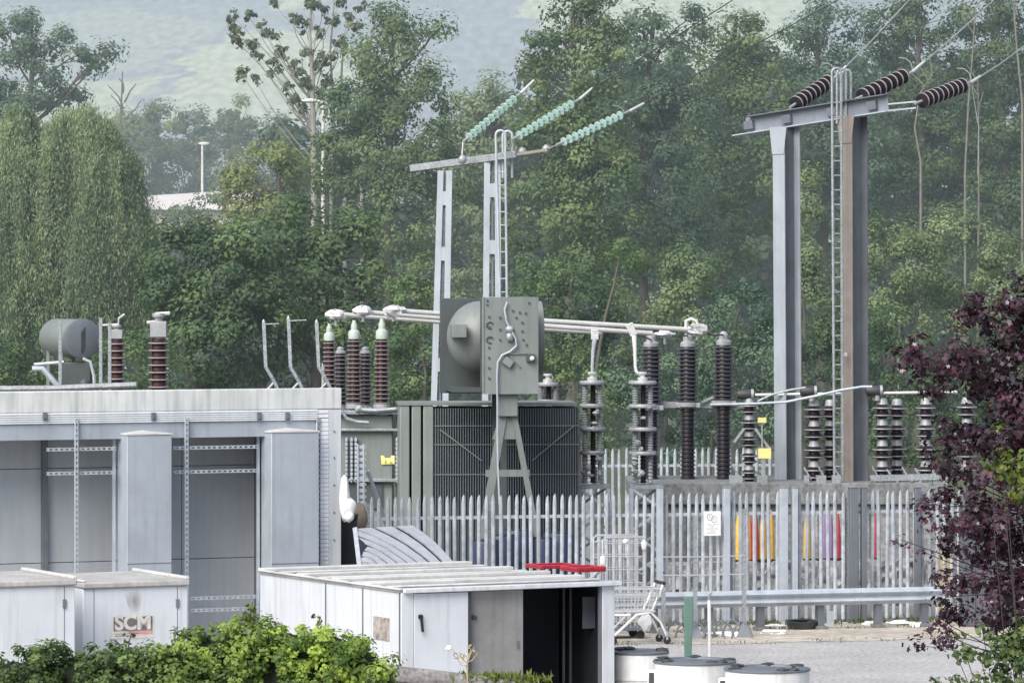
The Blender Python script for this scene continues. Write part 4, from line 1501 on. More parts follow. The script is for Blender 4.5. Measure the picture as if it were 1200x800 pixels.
# silver wrapped terminals
for px, py, rx, ry, lab in ((393.5, 369, 12, 6, 'crumpled silver terminal wrap at the left end of the busbars'), (425.5, 364.5, 12.5, 6, 'crumpled silver terminal wrap above the middle red bushing'), (461, 364.5, 12.5, 7, 'crumpled silver terminal wrap above the right red bushing'),
                            (817, 386, 13.5, 6.5, 'large crumpled silver terminal wrap at the right end of the upper busbar'), (779, 391, 11, 4, 'flat silver terminal wrap below the upper busbar, at its right end')):
    Y = YT - .1 if px < 600 else 90.5
    t = thing('terminal_wrap', lab, 'terminal', P(px, py, Y), 'silver wrapped terminals')
    mb = MB()
    kk = Y / F
    mb.blob(P(px, py, Y), rx * kk, ry * kk * 1.1, ry * kk * 1.0, 0.30, int(px), 11, 7)
    mb.build('wrap', MAT['foil'], t, smooth=False)
    mb = MB()
    mb.lathe([(0.028, 0), (0.028, 0.18)], P(px, py, Y) - Z * 0.2, Z, 10)
    mb.build('stem', MAT['cap_grey'], t)

# busbars
for k, (x0, y0, x1, y1, lab) in enumerate(((459, 363.5, 806, 386, 'upper pale busbar tube, longest of the three'), (425, 365.5, 764, 390.5, 'middle pale busbar tube'), (394, 368, 704, 389.5, 'lower pale busbar tube ending at the left dropper'))):
    Ya, Yb = YT - .1 + k * .35, 90.3 + (0.2 * k)
    t = thing('busbar', lab, 'busbar', P(x0, y0, Ya), 'tubular busbars')
    mb = MB()
    mb.tube([P(x0, y0, Ya), P((x0 + x1) / 2, (y0 + y1) / 2 + 0.7, (Ya + Yb) / 2), P(x1, y1, Yb)], 0.048, 12)
    mb.build('tube', MAT['alu'], t)
    if k == 0:
        mb = MB()
        mb.tube([P(804, 384, 90.3), P(804, 376, 90.3), P(810, 373.5, 90.3), P(816, 376, 90.3), P(818, 382, 90.3)], 0.035, 8)
        mb.build('end_loop', MAT['alu'], t)

# ---- radiator bank
YR = 87.0
RF = Frame(468, YR, 4)
t = thing('radiator_bank', 'wide green-grey radiator bank with dense vertical fins below the oil conservator', 'radiator', RF.pt(1.7, .6, 0))
zt_ = RF.z_at(475)
zb_ = 0.75
for i, (a, b) in enumerate(((468.5, 480), (482.5, 493.5), (496, 508))):
    mb = MB()
    mb.fbox(RF, RF.s_at(a), RF.s_at(b), 0, 1.5, zb_, zt_)
    mb.build('side_panel', MAT['panel_green'], t, bevel=0.02)
sa, sb_ = RF.s_at(509), RF.s_at(679)
mb = MB()
mb.fbox(RF, sa, sb_, 0.05, 1.5, zb_, zt_ - .06)
mb.build('core', MAT['fin_back'], t, smooth=False)
mb = MB()
n = 58
for i in range(n):
    s = sa + (sb_ - sa) * (i + .5) / n
    mb.fbox(RF, s - .008, s + .008, 0.0, 0.049, zb_, zt_ - .05)
mb.build('fin_panel', MAT['fin'], t, smooth=False)
mb = MB()
mb.fbox(RF, RF.s_at(467), RF.s_at(676), -.02, 1.5, zt_ + .002, zt_ + .05)
for py in (499, 521, 556):
    mb.fbox(RF, sa, sb_, -.014, -.002, RF.z_at(py) - .008, RF.z_at(py) + .008)
mb.build_each('header_rail', MAT['trafo'], t)
mb = MB()
mb.bar(RF.pt(sa + .1, -.012, RF.z_at(503)), RF.pt(sa + .9, -.012, RF.z_at(540)), .025, .02)
mb.bar(RF.pt(sb_ - .1, -.012, RF.z_at(499)), RF.pt(sb_ - .9, -.012, RF.z_at(540)), .025, .02)
mb.build_each('tie_strip', MAT['trafo'], t)
for s in (0.1, 1.6, 3.3):
    mb = MB()
    mb.fbox(RF, s - .06, s + .06, .3, 1.2, 0, zb_)
    mb.build('foot', MAT['trafo_dark'], t)

# ---- oil conservator on its A-frame
YC = 84.2
CF = Frame(565, YC, 6)
t = thing('oil_conservator', 'large green-grey oil conservator between two square plates on an A-frame stand', 'tank', CF.pt(.5, .4, 0))
zc0, zc1 = CF.z_at(461.5), CF.z_at(348)
w = CF.s_at(630.5)
mb = MB()
mb.fbox(CF, 0, w, 0, .05, zc0, zc1)
fp = mb.build('front_plate', MAT['trafo'], t, bevel=0.008)
mb = MB()
mb.fbox(CF, 0.012, w - .01, .052, .5, zc0 + .03, zc1 - .03)
mb.build('rear_casing', MAT['trafo_dark'], t)
mb = MB()
for px in (566.2, 630.0):
    s = CF.s_at(px)
    mb.fbox(CF, s - .012, s + .012, -.02, -.002, zc0, zc1)
mb.fbox(CF, .02, w - .02, -.022, -.002, zc0 - .002, zc0 + .03)
mb.build('plate_edge', MAT['trafo'], fp)
mb = MB()
rb = random.Random(4)
for px, py in [(573, 371 + 12 * i) for i in range(7)] + [(601, 364), (609, 366), (616, 367), (612, 378), (612, 388), (613, 398), (605, 372), (620, 355), (571, 352), (571, 357), (617, 404), (586, 372), (586, 386), (586, 398)]:
    mb.lathe([(.022, 0), (.022, .02)], CF.pt(CF.s_at(px), -.002, CF.z_at(py)), -CF.v, 8)
mb.build_each('plate_bolt', MAT['trafo_dark'], fp)
mb = MB()
for py in (381, 398):
    o = CF.pt(CF.s_at(574), -.01, CF.z_at(py))
    pts = [o + CF.u * .06 * math.cos(a) + Z * .06 * math.sin(a) for a in np.linspace(.4, 5.2, 9)]
    mb.tube(pts, .014, 6)
mb.build_each('lifting_eye', MAT['trafo_dark'], fp)
mb = MB()
o = CF.pt(CF.s_at(597), -.05, CF.z_at(386))
mb.blob(o, .08, .05, .07, .1, 3)
mb.blob(o - Z * .14 + CF.u * .0, .07, .05, .08, .1, 5)
mb.build_each('gauge', MAT['galv'], fp)
mb = MB()
mb.box(CF.pt(CF.s_at(595), -.045, CF.z_at(424)), (.17, .08, .14), CF.ax @ Matrix.Rotation(R(35), 3, 'Y'))
mb.bar(CF.pt(CF.s_at(590), -.02, CF.z_at(415)), CF.pt(CF.s_at(617), -.02, CF.z_at(414)), .018)
mb.bar(CF.pt(CF.s_at(598), -.02, CF.z_at(417)), CF.pt(CF.s_at(610), -.02, CF.z_at(430)), .02)
mb.build('relay_box', MAT['trafo'], fp)
mb = MB()
mb.box(CF.pt(CF.s_at(621.5), -.04, CF.z_at(419)), (.15, .08, .14), CF.ax)
mb.build('lamp_bracket', MAT['trafo_dark'], fp)
mb = MB()
mb.blob(CF.pt(CF.s_at(623), -.10, CF.z_at(420)), .045, .04, .045, .02)
mb.build('bulb_cover', MAT['white_plastic'], fp)
mb = MB()
pts = [(594, 354), (591, 362), (593, 376), (598, 386), (604, 397), (605, 405), (597, 412), (588, 416), (583, 424), (582, 440), (582.5, 470), (582.5, 505), (583, 540), (585, 590)]
mb.tube([CF.pt(CF.s_at(x), -.06, CF.z_at(y)) for x, y in pts], .02, 8)
mb.build('cable', MAT['galv_light'], t)
# cylinder with dished left end
mb = MB()
cz = CF.z_at(396)
r = 43 * YC / F
sl = CF.s_at(523)
o = CF.pt(0, .52 + r, cz)
prof = []
L0 = -sl
for i in range(10):
    a = i / 9 * math.pi / 2
    prof.append((r * math.sin(a), .62 * (1 - math.cos(a))))
prof = [(max(a, .001), b) for a, b in prof] + [(r, 1.75)]
mb.lathe(prof, CF.pt(sl + .12, .55 + r, cz), CF.u, 36)
mb.build('tank', MAT['trafo'], t)
mb = MB()
ps = CF.pt(CF.s_at(537, .6), .50, CF.z_at(388))
mb.box(ps + CF.v * .12, (.27, .5, .24), CF.ax)
mb.build('name_plate', MAT['trafo'], t, bevel=0.006)
mb = MB()
s517 = CF.s_at(517.5, 1.6)
mb.fbox(CF, s517, s517 + 1.4, .6 + 2 * r, .66 + 2 * r, CF.z_at(461, 0, 1.6), CF.z_at(349.5, 0, 1.6))
mb.build('rear_plate', MAT['trafo_dark'], t, bevel=0.008)
mb = MB()
mb.fbox(CF, s517 + .1, w - .02, .5, .6 + 2 * r, zc0 + .02, zc0 + .10)
mb.build('cradle', MAT['trafo_dark'], t)
mb = MB()
mb.fbox(CF, CF.s_at(584.5), CF.s_at(607.5), .1, .4, CF.z_at(488), zc0)
mb.build('neck_box', MAT['trafo'], t, bevel=0.01)
mb = MB()
mb.bar(CF.pt(CF.s_at(591), .25, CF.z_at(487)), CF.pt(CF.s_at(552), .25, 0), .14, .12, CF.v)
mb.build('leg', MAT['trafo'], t)
mb = MB()
mb.bar(CF.pt(CF.s_at(604), .25, CF.z_at(487)), CF.pt(CF.s_at(648), .25, 0), .10, .12, CF.v)
mb.build('leg', MAT['trafo'], t)
mb = MB()
sA, sB = CF.s_at(577), CF.s_at(613)
mb.add([CF.pt(CF.s_at(586), .22, CF.z_at(490)), CF.pt(CF.s_at(604), .22, CF.z_at(490)), CF.pt(sB - .02, .22, CF.z_at(515)), CF.pt(sA + .02, .22, CF.z_at(515))], [(3, 2, 1, 0)])
mb.fbox(CF, sA - .1, sB + .14, .2, .3, CF.z_at(559), CF.z_at(551))
mb.build_each('crossbar', MAT['trafo'], t)
mb = MB()
for s in (CF.s_at(590), CF.s_at(600)):
    mb.bar(CF.pt(s, 1.5, zc0 + .02), CF.pt(s, 1.5, 0), .12)
mb.build_each('rear_post', MAT['trafo_dark'], t)

# ---- tall dark bushings at the right, on the plinth
YP = 93.0
PF = Frame(738, 91.2, 0)
zp = PF.z_at(566)
plinth_w = PF.s_at(1112)
t = thing('concrete_plinth', 'long raised concrete plinth behind the palisade fence carrying the insulators', 'plinth', PF.pt(plinth_w / 2, 1.2, 0))
mb = MB()
mb.fbox(PF, 0, plinth_w, 0, .5, zp - .42, zp)
mb.fbox(PF, 0.0, plinth_w, .5, 3.6, zp - .30, zp - .004)
mb.build('cap_beam', MAT['plinth'], t, bevel=0.015)
for i in range(9):
    s = .25 + i * (plinth_w - .5) / 8
    mb = MB()
    mb.fbox(PF, s - .14, s + .14, .08, .42, 0, zp - .424)
    mb.build('pier', MAT['plinth'], t)
mb = MB()
mb.fbox(PF, .05, plinth_w - .05, .16, .36, 0, zp - .426)
mb.build('face_wall', MAT['stone'], t)

for px, yt, yb, lab in ((763, 406, 475, 'tall dark ribbed bushing behind the right flanged insulator'), (806, 406, 472, 'tall dark ribbed bushing, middle one of three'), (848, 404, 470, 'tall dark ribbed bushing, the one nearest the steel gantry')):
    Y = 93.2
    b = bushing(px, yt, yb, Y, 12.6, 14, MAT['porcelain_dark'], False, lab, 'low', (9, 16), base_z=None)
    kk = Y / F
    bb = P(px, 556, Y)
    bb.z = zp - .006
    h = ZY(yb + 5, Y) - bb.z - .02
    mb = MB()
    mb.lathe([(a, z) for a, z in shed_profile(h, 7.4 * kk, 9.3 * kk, 17)], bb, Z, 18)
    mb.build('lower_porcelain', MAT['porcelain_dark'], b)
    mb = MB()
    rims(mb, P(px, yb, Y), ZY(yt, Y) - ZY(yb, Y), 12.7 * kk, 14)
    mb.build('shed_rim', M('grey_rim', (0.13, 0.13, 0.16), .4), b)
    mb = MB()
    mb.box(P(px, yb + 2.5, Y), (.5, .3, .1))
    mb.build('mid_flange', MAT['cap_grey'], b, bevel=0.01)
t = thing('support_beam', 'grey beam linking the mid flanges of the dark tall bushings', 'beam', P(815, 474, 93.5))
mb = MB()
mb.bar(P(770, 474, 93.42), P(880, 474.5, 93.42), .1, .12)
mb.bar(P(822, 471, 93.3), P(838, 464, 93.3), .05)
mb.build('beam', MAT['cap_grey'], t)
for pts, lab in (([P(826, 389, 90.6), P(836, 393, 92), P(848, 392, 93.2)], 'thin conductor from the large silver wrap to the dark bushing nearest the gantry'),
                 ([P(792, 394, 90.6), P(806, 393, 93.2)], 'thin conductor from the flat silver wrap to the middle dark bushing'),
                 ([P(748, 392, 90.5), P(763, 398, 93.2)], 'thin conductor meeting the cap of the leftmost dark tall bushing')):
    o = MB().tube(pts, .018, 6).build('terminal_link', MAT['wire_dark'], None, pts[0])
    tag(o, lab, 'conductor', 'links to the dark bushings')

# ---- flanged insulator columns on lattice supports
def flanged(px, Y, flz, yb, label, wpx=15):
    kk = Y / F
    base = P(px, yb, Y)
    t = thing('flanged_insulator', label, 'insulator', G(px, Y), 'flanged insulator stacks')
    for py in flz:
        mb = MB()
        mb.lathe([(wpx * kk * .95, 0), (wpx * kk, .02), (wpx * kk, .05), (wpx * kk * .95, .075)], P(px, py, Y) - Z * .04, Z, 22)
        mb.build('flange', MAT['cap_grey'], t)
    ys = list(flz) + [yb]
    for j in range(len(ys) - 1):
        z1, z0 = ZY(ys[j], Y) - .04, ZY(ys[j + 1], Y) + (.035 if j < len(ys) - 2 else 0)
        for q, (dx, dyy, r) in enumerate(((-8.5, -2, 4.0), (1.0, 6, 4.2), (9.0, -2, 3.6))):
            mb = MB()
            mb.lathe(shed_profile(z1 - z0, r * kk * .72, r * kk, 8), Vector((base.x + dx * kk, Y + dyy * kk, z0)), Z, 12)
            mb.build('post', MAT['porcelain_grey'] if q != 1 else MAT['porcelain_dark'], t)
    if len(flz) > 2:
        mb = MB()
        rr2 = random.Random(int(px))
        for j in range(12):
            py = rr2.uniform(flz[1], yb - 3)
            mb.blob(P(px + rr2.uniform(-11, 11), py, Y - .2), rr2.uniform(.03, .07), .05, rr2.uniform(.03, .06), .2, j, 8, 6)
        mb.build_each('fitting', MAT['cap_grey'], t)
    mb = MB()
    mb.lathe([(.10, 0), (.10, .06), (.05, .07), (.05, .12), (.09, .13), (.09, .17)], P(px, flz[0], Y) + Z * .036, Z, 12)
    mb.build('cap', MAT['foil'], t)
    return t


YI = 88.6
flanged(694, YI, (448, 475, 502, 530), 566, 'flanged grey insulator stack beside the radiator fins, with loose fittings')
flanged(753, YI, (448, 475.5, 502.5, 530.5), 566, 'flanged grey insulator stack in front of the leftmost dark tall bushing', 16.5)
flanged(642, 90.0, (450, 470), 474, 'partly hidden flanged insulator right behind the conservator plate', 13)
for px, lab in ((695, 'lattice steel support under the flanged stack beside the radiator'), (757, 'lattice steel support under the flanged stack near the white fence sign')):
    kk = YI / F
    t = thing('lattice_support', lab, 'support', G(px, YI), 'lattice insulator supports')
    zt_ = ZY(567.5, YI)
    hw = 17.5 * kk
    o = G(px, YI)
    for sx in (-1, 1):
        for sy in (-1, 1):
            mb = MB()
            mb.bar(o + Vector((sx * hw, sy * hw, 0)), o + Vector((sx * hw, sy * hw, zt_ - .07)), .075, .075)
            mb.build('leg', MAT['galv_light'], t)
    mb = MB()
    n = 5
    for i in range(n):
        z0, z1 = zt_ * i / n, zt_ * (i + 1) / n - .08
        for sy in (-1, 1):
            a, b = (-1, 1) if (i + (sy > 0)) % 2 else (1, -1)
            mb.bar(o + Vector((a * hw * .9, sy * hw * 1.09, z0)), o + Vector((b * hw * .9, sy * hw * 1.09, z1)), .05, .02, Vector((0, 1, 0)))
            mb.bar(o + Vector((sy * hw * 1.09, a * hw * .9, z0)), o + Vector((sy * hw * 1.09, b * hw * .9, z1)), .05, .02, Vector((1, 0, 0)))
    mb.build('bracing', MAT['galv_light'], t)
    mb = MB()
    mb.box(o + Z * (zt_ - .035), (hw * 2.2, hw * 2.2, .07))
    mb.build('top_plate', MAT['galv'], t)

# droppers from the busbars
for k, (pts, lab) in enumerate((([(697, 386), (697, 398)], 'left pale dropper bracket hanging from the busbars above the radiator-side stack'), ([(737, 379), (743, 393)], 'right pale tilted dropper bracket hanging from the busbars'))):
    Y = 89.6
    t = thing('busbar_dropper', lab, 'conductor', P(*pts[0], Y), 'busbar droppers')
    mb = MB()
    a, b = P(*pts[0], Y), P(*pts[1], Y)
    mb.bar(a, b, .15, .12, Vector((0, 1, 0)))
    mb.build('clamp', MAT['foil'], t, bevel=0.01)
    mb = MB()
    if k == 0:
        q = [b, P(695, 410, 89.3), P(694, 430, 88.8), P(694, 442, YI)]
    else:
        q = [b, P(744, 410, 89.3), P(744.5, 430, 88.8), P(746, 436, YI), P(752, 440, YI)]
    mb.tube(q, [.05, .035, .03, .03] + ([.03] if k else []), 8)
    mb.build('tail', MAT['cap_grey'] if k == 0 else MAT['alu'], t)

# ---- low post insulators on the plinth
def post_stack(px, Y, yt, yb, units, r_px, label, t=None):
    kk = Y / F
    base = P(px, yb, Y)
    base.z = zp - .004
    h = ZY(yt, Y) - base.z
    t = thing('post_insulator', label, 'insulator', base, 'low cap-and-pin post insulators')
    st = h / units
    r = r_px * kk
    for i in range(units):
        b = base + Z * (i * st)
        mb = MB()
        mb.lathe([(r * .45, 0), (r * .62, st * .10), (r * .95, st * .12), (r, st * .18), (r * .62, st * .34), (r * .58, st * .42), (r * 1.0, st * .46), (r * 1.04, st * .53), (r * .6, st * .68), (r * .45, st * .72)], b, Z, 20)
        mb.build('shed', MAT['porcelain_dark'], t)
        mb = MB()
        mb.lathe([(r * 1.0, st * .19), (r * 1.02, st * .155), (r * .97, st * .13)], b, Z, 20)
        mb.lathe([(r * 1.04, st * .545), (r * 1.08, st * .50), (r * 1.0, st * .47)], b, Z, 20)
        mb.build('shed_rim', MAT['porcelain_rim'], t)
        mb = MB()
        mb.lathe([(r * .62, st * .69), (r * .55, st * .80), (r * .5, st * .93), (r * .38, st)], b, Z, 16)
        mb.build('cap', MAT['cap_grey'], t)
    return t


for px, Y, yt, yb, lab in ((954, 92.4, 468, 566, 'front post insulator stack between the gantry columns, left of a pair'), (973, 92.9, 468, 566, 'post insulator stack standing against the cage ladder'),
                           (1034, 92.3, 466, 566, 'post insulator stack just right of the brown gantry column'), (1051, 92.9, 467, 566, 'post insulator stack, right one of the pair beside the brown gantry column'),
                           (1085, 92.4, 466, 566, 'single post insulator stack left of the purple maple'), (1133, 92.4, 465, 566, 'post insulator stack half hidden by the purple maple leaves')):
    post_stack(px, Y, yt, yb, 4, 11, lab)
ps = post_stack(878, 92.2, 466, 566, 5, 9.5, 'tallest post insulator stack with two slanting grey arms, left of the steel gantry')
for x1, y1 in ((860, 518), (902, 526)):
    mb = MB()
    mb.bar(P(872 if x1 < 878 else 885, 502, 92.0), P(x1, y1, 92.0), .05, .05)
    mb.build('arm', MAT['cap_grey'], ps)
# corona blocks and tube on top
for px, py, lab in ((874, 462, 'dark rounded connector on top of the tallest post insulator'), (948, 458, 'dark rounded connector above the stacks between gantry columns'), (1025, 457.5, 'dark rounded connector right of the brown gantry column')):
    Y = 92.2
    t = thing('connector', lab, 'connector', P(px, py, Y), 'dark connectors on the post insulators')
    mb = MB()
    kk = Y / F
    mb.lathe([(.02, -11 * kk), (5 * kk, -10 * kk), (6 * kk, -5 * kk), (6 * kk, 6 * kk), (4 * kk, 10 * kk), (.02, 11 * kk)], P(px, py, Y), Vector((1, 0, 0)), 16)
    mb.build('housing', MAT['dark'], t)
    mb = MB()
    mb.lathe([(6.4 * kk, 6 * kk), (6.4 * kk, 9 * kk)], P(px, py, Y), Vector((1, 0, 0)), 16)
    mb.lathe([(.05, 0), (.05, .2)], P(px + 3, py, Y) - Z * .2, Z, 8)
    mb.build('clamp', MAT['cap_grey'], t)
t = thing('busbar', 'thin horizontal tube above the low post insulators, passing the gantry columns', 'busbar', P(1000, 460, 92.9), 'tubular busbars')
mb = MB()
mb.tube([P(884, 462.5, 92.9), P(1000, 461, 92.9), P(1122, 459, 92.9)], .03, 8)
mb.build('tube', MAT['alu'], t)
t = thing('jumper_cable', 'pale cable looping across the steel gantry columns above the post insulators', 'cable', P(900, 472, 91.7))
mb = MB()
pts = [(832, 474), (880, 473), (920, 471), (955, 464), (985, 457), (1010, 453), (1022, 453)]
mb.tube([P(x, y, 91.3) for x, y in pts], .026, 8)
mb.build('cable', MAT['galv_light'], t)
t = thing('jumper_cable', 'darker short cable rising left of the gantry column', 'cable', P(900, 466, 91.8))
mb = MB()
mb.tube([P(x, y, 91.4) for x, y in [(888, 470), (905, 462), (925, 457), (944, 454)]], .024, 8)
mb.build('cable', MAT['galv'], t)
t = thing('plinth_clutter', 'grey clamps and base frames around the feet of the low post insulators', 'frame', P(1050, 570, 91.6))
mb = MB()
rr3 = random.Random(6)
for px in (862, 893, 945, 962, 980, 1025, 1042, 1060, 1075, 1095):
    a = P(px, 566, 91.6)
    a.z = zp
    mb.box(a + Z * .07, (rr3.uniform(.1, .3), .2, .14))
    mb.bar(a + Z * .05 + Vector((.1, 0, 0)), a + Z * rr3.uniform(.2, .35) + Vector((-.05, 0, 0)), .03)
a, b = P(1020, 560, 91.5), P(1110, 558, 91.5)
mb.bar(a, b, .08, .12)
for q in (.05, .35, .65, .95):
    c = a.lerp(b, q)
    mb.bar(c, Vector((c.x, c.y, zp)), .05)
mb.build_each('base_bracket', MAT['galv'], t)

# yellow plates on the low stack
for (x, y, wx, wy, lab) in ((893, 492, 10, 6, 'small yellow plate floating beside the upper sheds of the tallest post insulator'), (896, 531, 15, 12, 'larger yellow plate low beside the tallest post insulator')):
    Y = 91.9
    lab = lab.replace('floating ', 'fixed ')
    t = thing('warning_plate', lab, 'sign', P(x, y, Y), 'yellow warning plates')
    mb = MB()
    kk = Y / F
    mb.box(P(x, y, Y), (wx * kk, .02, wy * kk))
    mb.build('plate', MAT['yellow'], t)
    mb = MB()
    mb.bar(P(x, y, Y + .03), Vector((P(x, y, Y).x, Y + .03, zp)), .03)
    mb.build('stake', MAT['galv'], t)

# ---- background palisade fence beyond the switchgear
def palisade(name, label, cat, fr, s0, s1, ht, pitch, wpale, post_gap, mat, spike=True, group=None, seed=0):
    t = thing(name, label, cat, fr.pt((s0 + s1) / 2, 0, 0), group)
    rg = random.Random(seed)
    nb = max(1, round((s1 - s0) / post_gap))
    bw = (s1 - s0) / nb
    for b in range(nb + 1):
        s = s0 + b * bw
        mb = MB()
        mb.fbox(fr, s - .05, s + .05, .055, .15, 0, ht - .12)
        mb.build('post', MAT['galv'], t)
    for b in range(nb):
        a = s0 + b * bw
        mb = MB()
        n = round(bw / pitch)
        for i in range(n):
            s = a + (i + .5) * bw / n + rg.uniform(-.008, .008)
            tilt = rg.gauss(0, .012)
            h = ht + rg.uniform(-.02, .02)
            w2 = wpale / 2
            z0 = .06
            for (x0, x1, dA, dB) in ((-w2, -w2 * .35, .018, -.012), (-w2 * .35, w2 * .35, -.012, -.012), (w2 * .35, w2, -.012, .018)):
                q = [fr.pt(s + x0, dA, z0), fr.pt(s + x1, dB, z0), fr.pt(s + x1 + tilt, dB, h - .16), fr.pt(s + x0 + tilt, dA, h - .16)]
                mb.add(q, [(0, 1, 2, 3)])
            if spike:
                q = [fr.pt(s - w2 + tilt, .018, h - .16), fr.pt(s - w2 * .35 + tilt, -.012, h - .16), fr.pt(s + w2 * .35 + tilt, -.012, h - .16), fr.pt(s + w2 + tilt, .018, h - .16),
                     fr.pt(s - w2 * .75 + tilt, .01, h - .05), fr.pt(s - w2 * .12 + tilt, -.012, h), fr.pt(s + w2 * .12 + tilt, -.012, h), fr.pt(s + w2 * .75 + tilt, .01, h - .05)]
                mb.add(q, [(0, 1, 5, 4), (1, 2, 6, 5), (2, 3, 7, 6)])
        mb.build('pale_panel', MAT['galv_pales'], t, smooth=False)
        for z in (ht - .38, .42):
            mb = MB()
            mb.fbox(fr, a + .051, a + bw - .051, .022, .054, z - .028, z + .028)
            mb.build('rail', MAT['galv_light'], t)
    return t


BF = Frame(690, 99.3, 6)
palisade('palisade_fence', 'rear palisade fence seen in short stretches between the dark tall bushings', 'fence', BF, 0, BF.s_at(915), 2.42, .155, .07, 2.2, MAT['galv_light'], True, 'palisade fences', 3)
# ---- main palisade fence
sR = FEN.s_at(1128)
palisade('palisade_fence', 'long front palisade fence of spiked galvanised pales along the yard', 'fence', FEN, 0.02, sR, FEN.z_at(582), .136, .072, 2.03, MAT['galv_light'], True, 'palisade fences', 8)
# heavier gate posts in the fence
for px, w, lab in ((773, .10, 'fence gate post near the lattice support'), (851, .12, 'tall pale gate post right of the white fence sign'), (918, .14, 'broad pale fence post in line with the left gantry column'), (931, .10, 'darker gate post just right of the broad pale fence post'), (1000, .16, 'broad dark gate post behind the guardrail, below the brown gantry column'), (1012, .09, 'thin gate post close to the broad dark one'), (1075, .10, 'fence post left of the purple maple foliage')):
    s = FEN.s_at(px, -.09)
    t = thing('gate_post', lab, 'post', FEN.pt(s, -.09, 0), 'posts in the front fence')
    mb = MB()
    hh = FEN.z_at(568, s)
    mb.fbox(FEN, s - w / 2, s + w / 2, -.15, -.04, 0, hh - .04)
    mb.build('shaft', MAT['galv_light'] if 'pale' in lab or 'near' in lab else MAT['galv_dark'], t, bevel=0.006)
    mb = MB()
    mb.fbox(FEN, s - w / 2 - .01, s + w / 2 + .01, -.16, -.03, hh - .039, hh - .02)
    mb.build('cap', MAT['galv'], t)
# white notice on the fence
s = FEN.s_at(834.5, -.2)
t = thing('notice_board', 'white rectangular notice with faded print fixed to the palisade fence', 'sign', FEN.pt(s, -.2, FEN.z_at(626, s)))
hw = .155
z0, z1 = FEN.z_at(626.5, s), FEN.z_at(598, s)
mb = MB()
mb.fbox(FEN, s - hw, s + hw, -.21, -.195, z0, z1)
mb.build('board', MAT['sign_white'], t)
mb = MB()
for i, (a, b) in enumerate(((-.1, .1), (-.06, .03), (-.11, .11), (-.05, .05), (-.1, .07))):
    z = z0 + .19 - i * .036
    mb.fbox(FEN, s + a, s + b, -.2125, -.2102, z, z + .010)
mb.build('printed_line', MAT['sign_line'], t)
mb = MB()
for dx, dz in ((-.045, .33), (.03, .29)):
    o = FEN.pt(s + dx, -.213, z0 + dz)
    pts = [o + FEN.u * .05 * math.cos(a) + Z * .055 * math.sin(a) for a in np.linspace(0, 6.283, 17)]
    mb.tube(pts, .006, 5)
    mb.fbox(FEN, s + dx - .008, s + dx + .008, -.2125, -.2102, z0 + dz - .02, z0 + dz + .015)
mb.build('printed_symbol', MAT['sign_line'], t)

# ---- rubble wall and coloured delineators behind the fence
RW = Frame(775, 84.6, TH)
t = thing('rubble_wall', 'low grey rubble stone wall behind the palisade fence', 'wall', RW.pt(2.6, .3, 0))
mb = MB()
rgw = random.Random(12)
wl = RW.s_at(1125)
zwall = RW.z_at(661)
nx, nz = 60, 8
vs = []
for j in range(nz + 1):
    for i in range(nx + 1):
        vs.append(RW.pt(wl * i / nx, rgw.uniform(-.06, .06), zwall * j / nz + (rgw.uniform(-.04, .04) if 0 < j else 0)))
for i in range(nx + 1):
    vs.append(RW.pt(wl * i / nx, .7, zwall))
fs = [(j * (nx + 1) + i, j * (nx + 1) + i + 1, (j + 1) * (nx + 1) + i + 1, (j + 1) * (nx + 1) + i) for j in range(nz + 1) for i in range(nx)]
mb.add(vs, fs)
mb.build('stonework', MAT['stone'], t)

GD = 'coloured delineators behind the fence'
for px, mt, yt, yb, w, lab in (
    (858, 'yellow_post', 606, 658, 4.5, 'thin faded yellow delineator, first after the pale gate post'), (866.5, 'yellow_post', 599, 658, 9, 'plump yellow delineator tapering to the top, second from the pale gate post'),
    (877, 'orange_post', 601, 658, 7, 'orange delineator left of the bright red one'), (884.5, 'red_post', 600, 643, 8, 'bright red delineator between orange and yellow ones'),
    (894, 'yellow_post', 601, 659, 7, 'straight yellow delineator right of the bright red one'), (902.5, 'yellow_post', 597, 659, 8.5, 'yellow delineator next to the broad pale fence post'),
    (946, 'yellow_post', 600, 660, 7, 'yellow delineator right of the broad pale fence post'), (957, 'stone', 604, 658, 6, 'dull greyish delineator between yellow and purple ones'),
    (966, 'purple_post', 601, 660, 6, 'bluish purple delineator beside the greyish one'), (973, 'purple_post', 603, 661, 6, 'purple delineator touching the red one'),
    (981, 'red_post', 599, 662, 7, 'red delineator right of the purple pair'), (1025, 'red_post', 596, 635, 6, 'short red delineator alone right of the dark gate posts')):
    Yd = RW.pt(RW.s_at(px, .3), .3, 0).y
    kk = Yd / F
    o = P(px, yb, Yd)
    zb_ = zwall
    h = ZY(yt, Yd) - zb_
    t = thing('delineator', lab, 'delineator', Vector((o.x, Yd, zb_)), GD)
    o.z = zb_
    mb = MB()
    r = w * kk * .64
    mb.lathe([(r * .95, .05), (r, h * .35), (r * .85, h * .7), (r * .5, h * .93), (r * .2, h)], o, Z, 14)
    mb.build('body', MAT[mt], t)
    mb = MB()
    mb.lathe([(r * 1.2, 0), (r * 1.2, .035), (r * .9, .049)], o, Z, 14)
    mb.build('foot', MAT['black'], t)
t = thing('tan_board', 'tan house-shaped board leaning behind the fence near the maple', 'board', G(1108, 83.8))
Yd = 84.0
mb = MB()
q = [P(1099, 702, Yd), P(1117, 702, Yd), P(1117, 650, Yd), P(1108, 641, Yd), P(1099, 650, Yd)]
for v in q[:2]:
    v.z = 0
mb.add(q + [v + Vector((0, .04, 0)) for v in q], [(0, 1, 2, 3, 4), (9, 8, 7, 6, 5), (0, 5, 6, 1), (1, 6, 7, 2), (2, 7, 8, 3), (3, 8, 9, 4), (4, 9, 5, 0)])
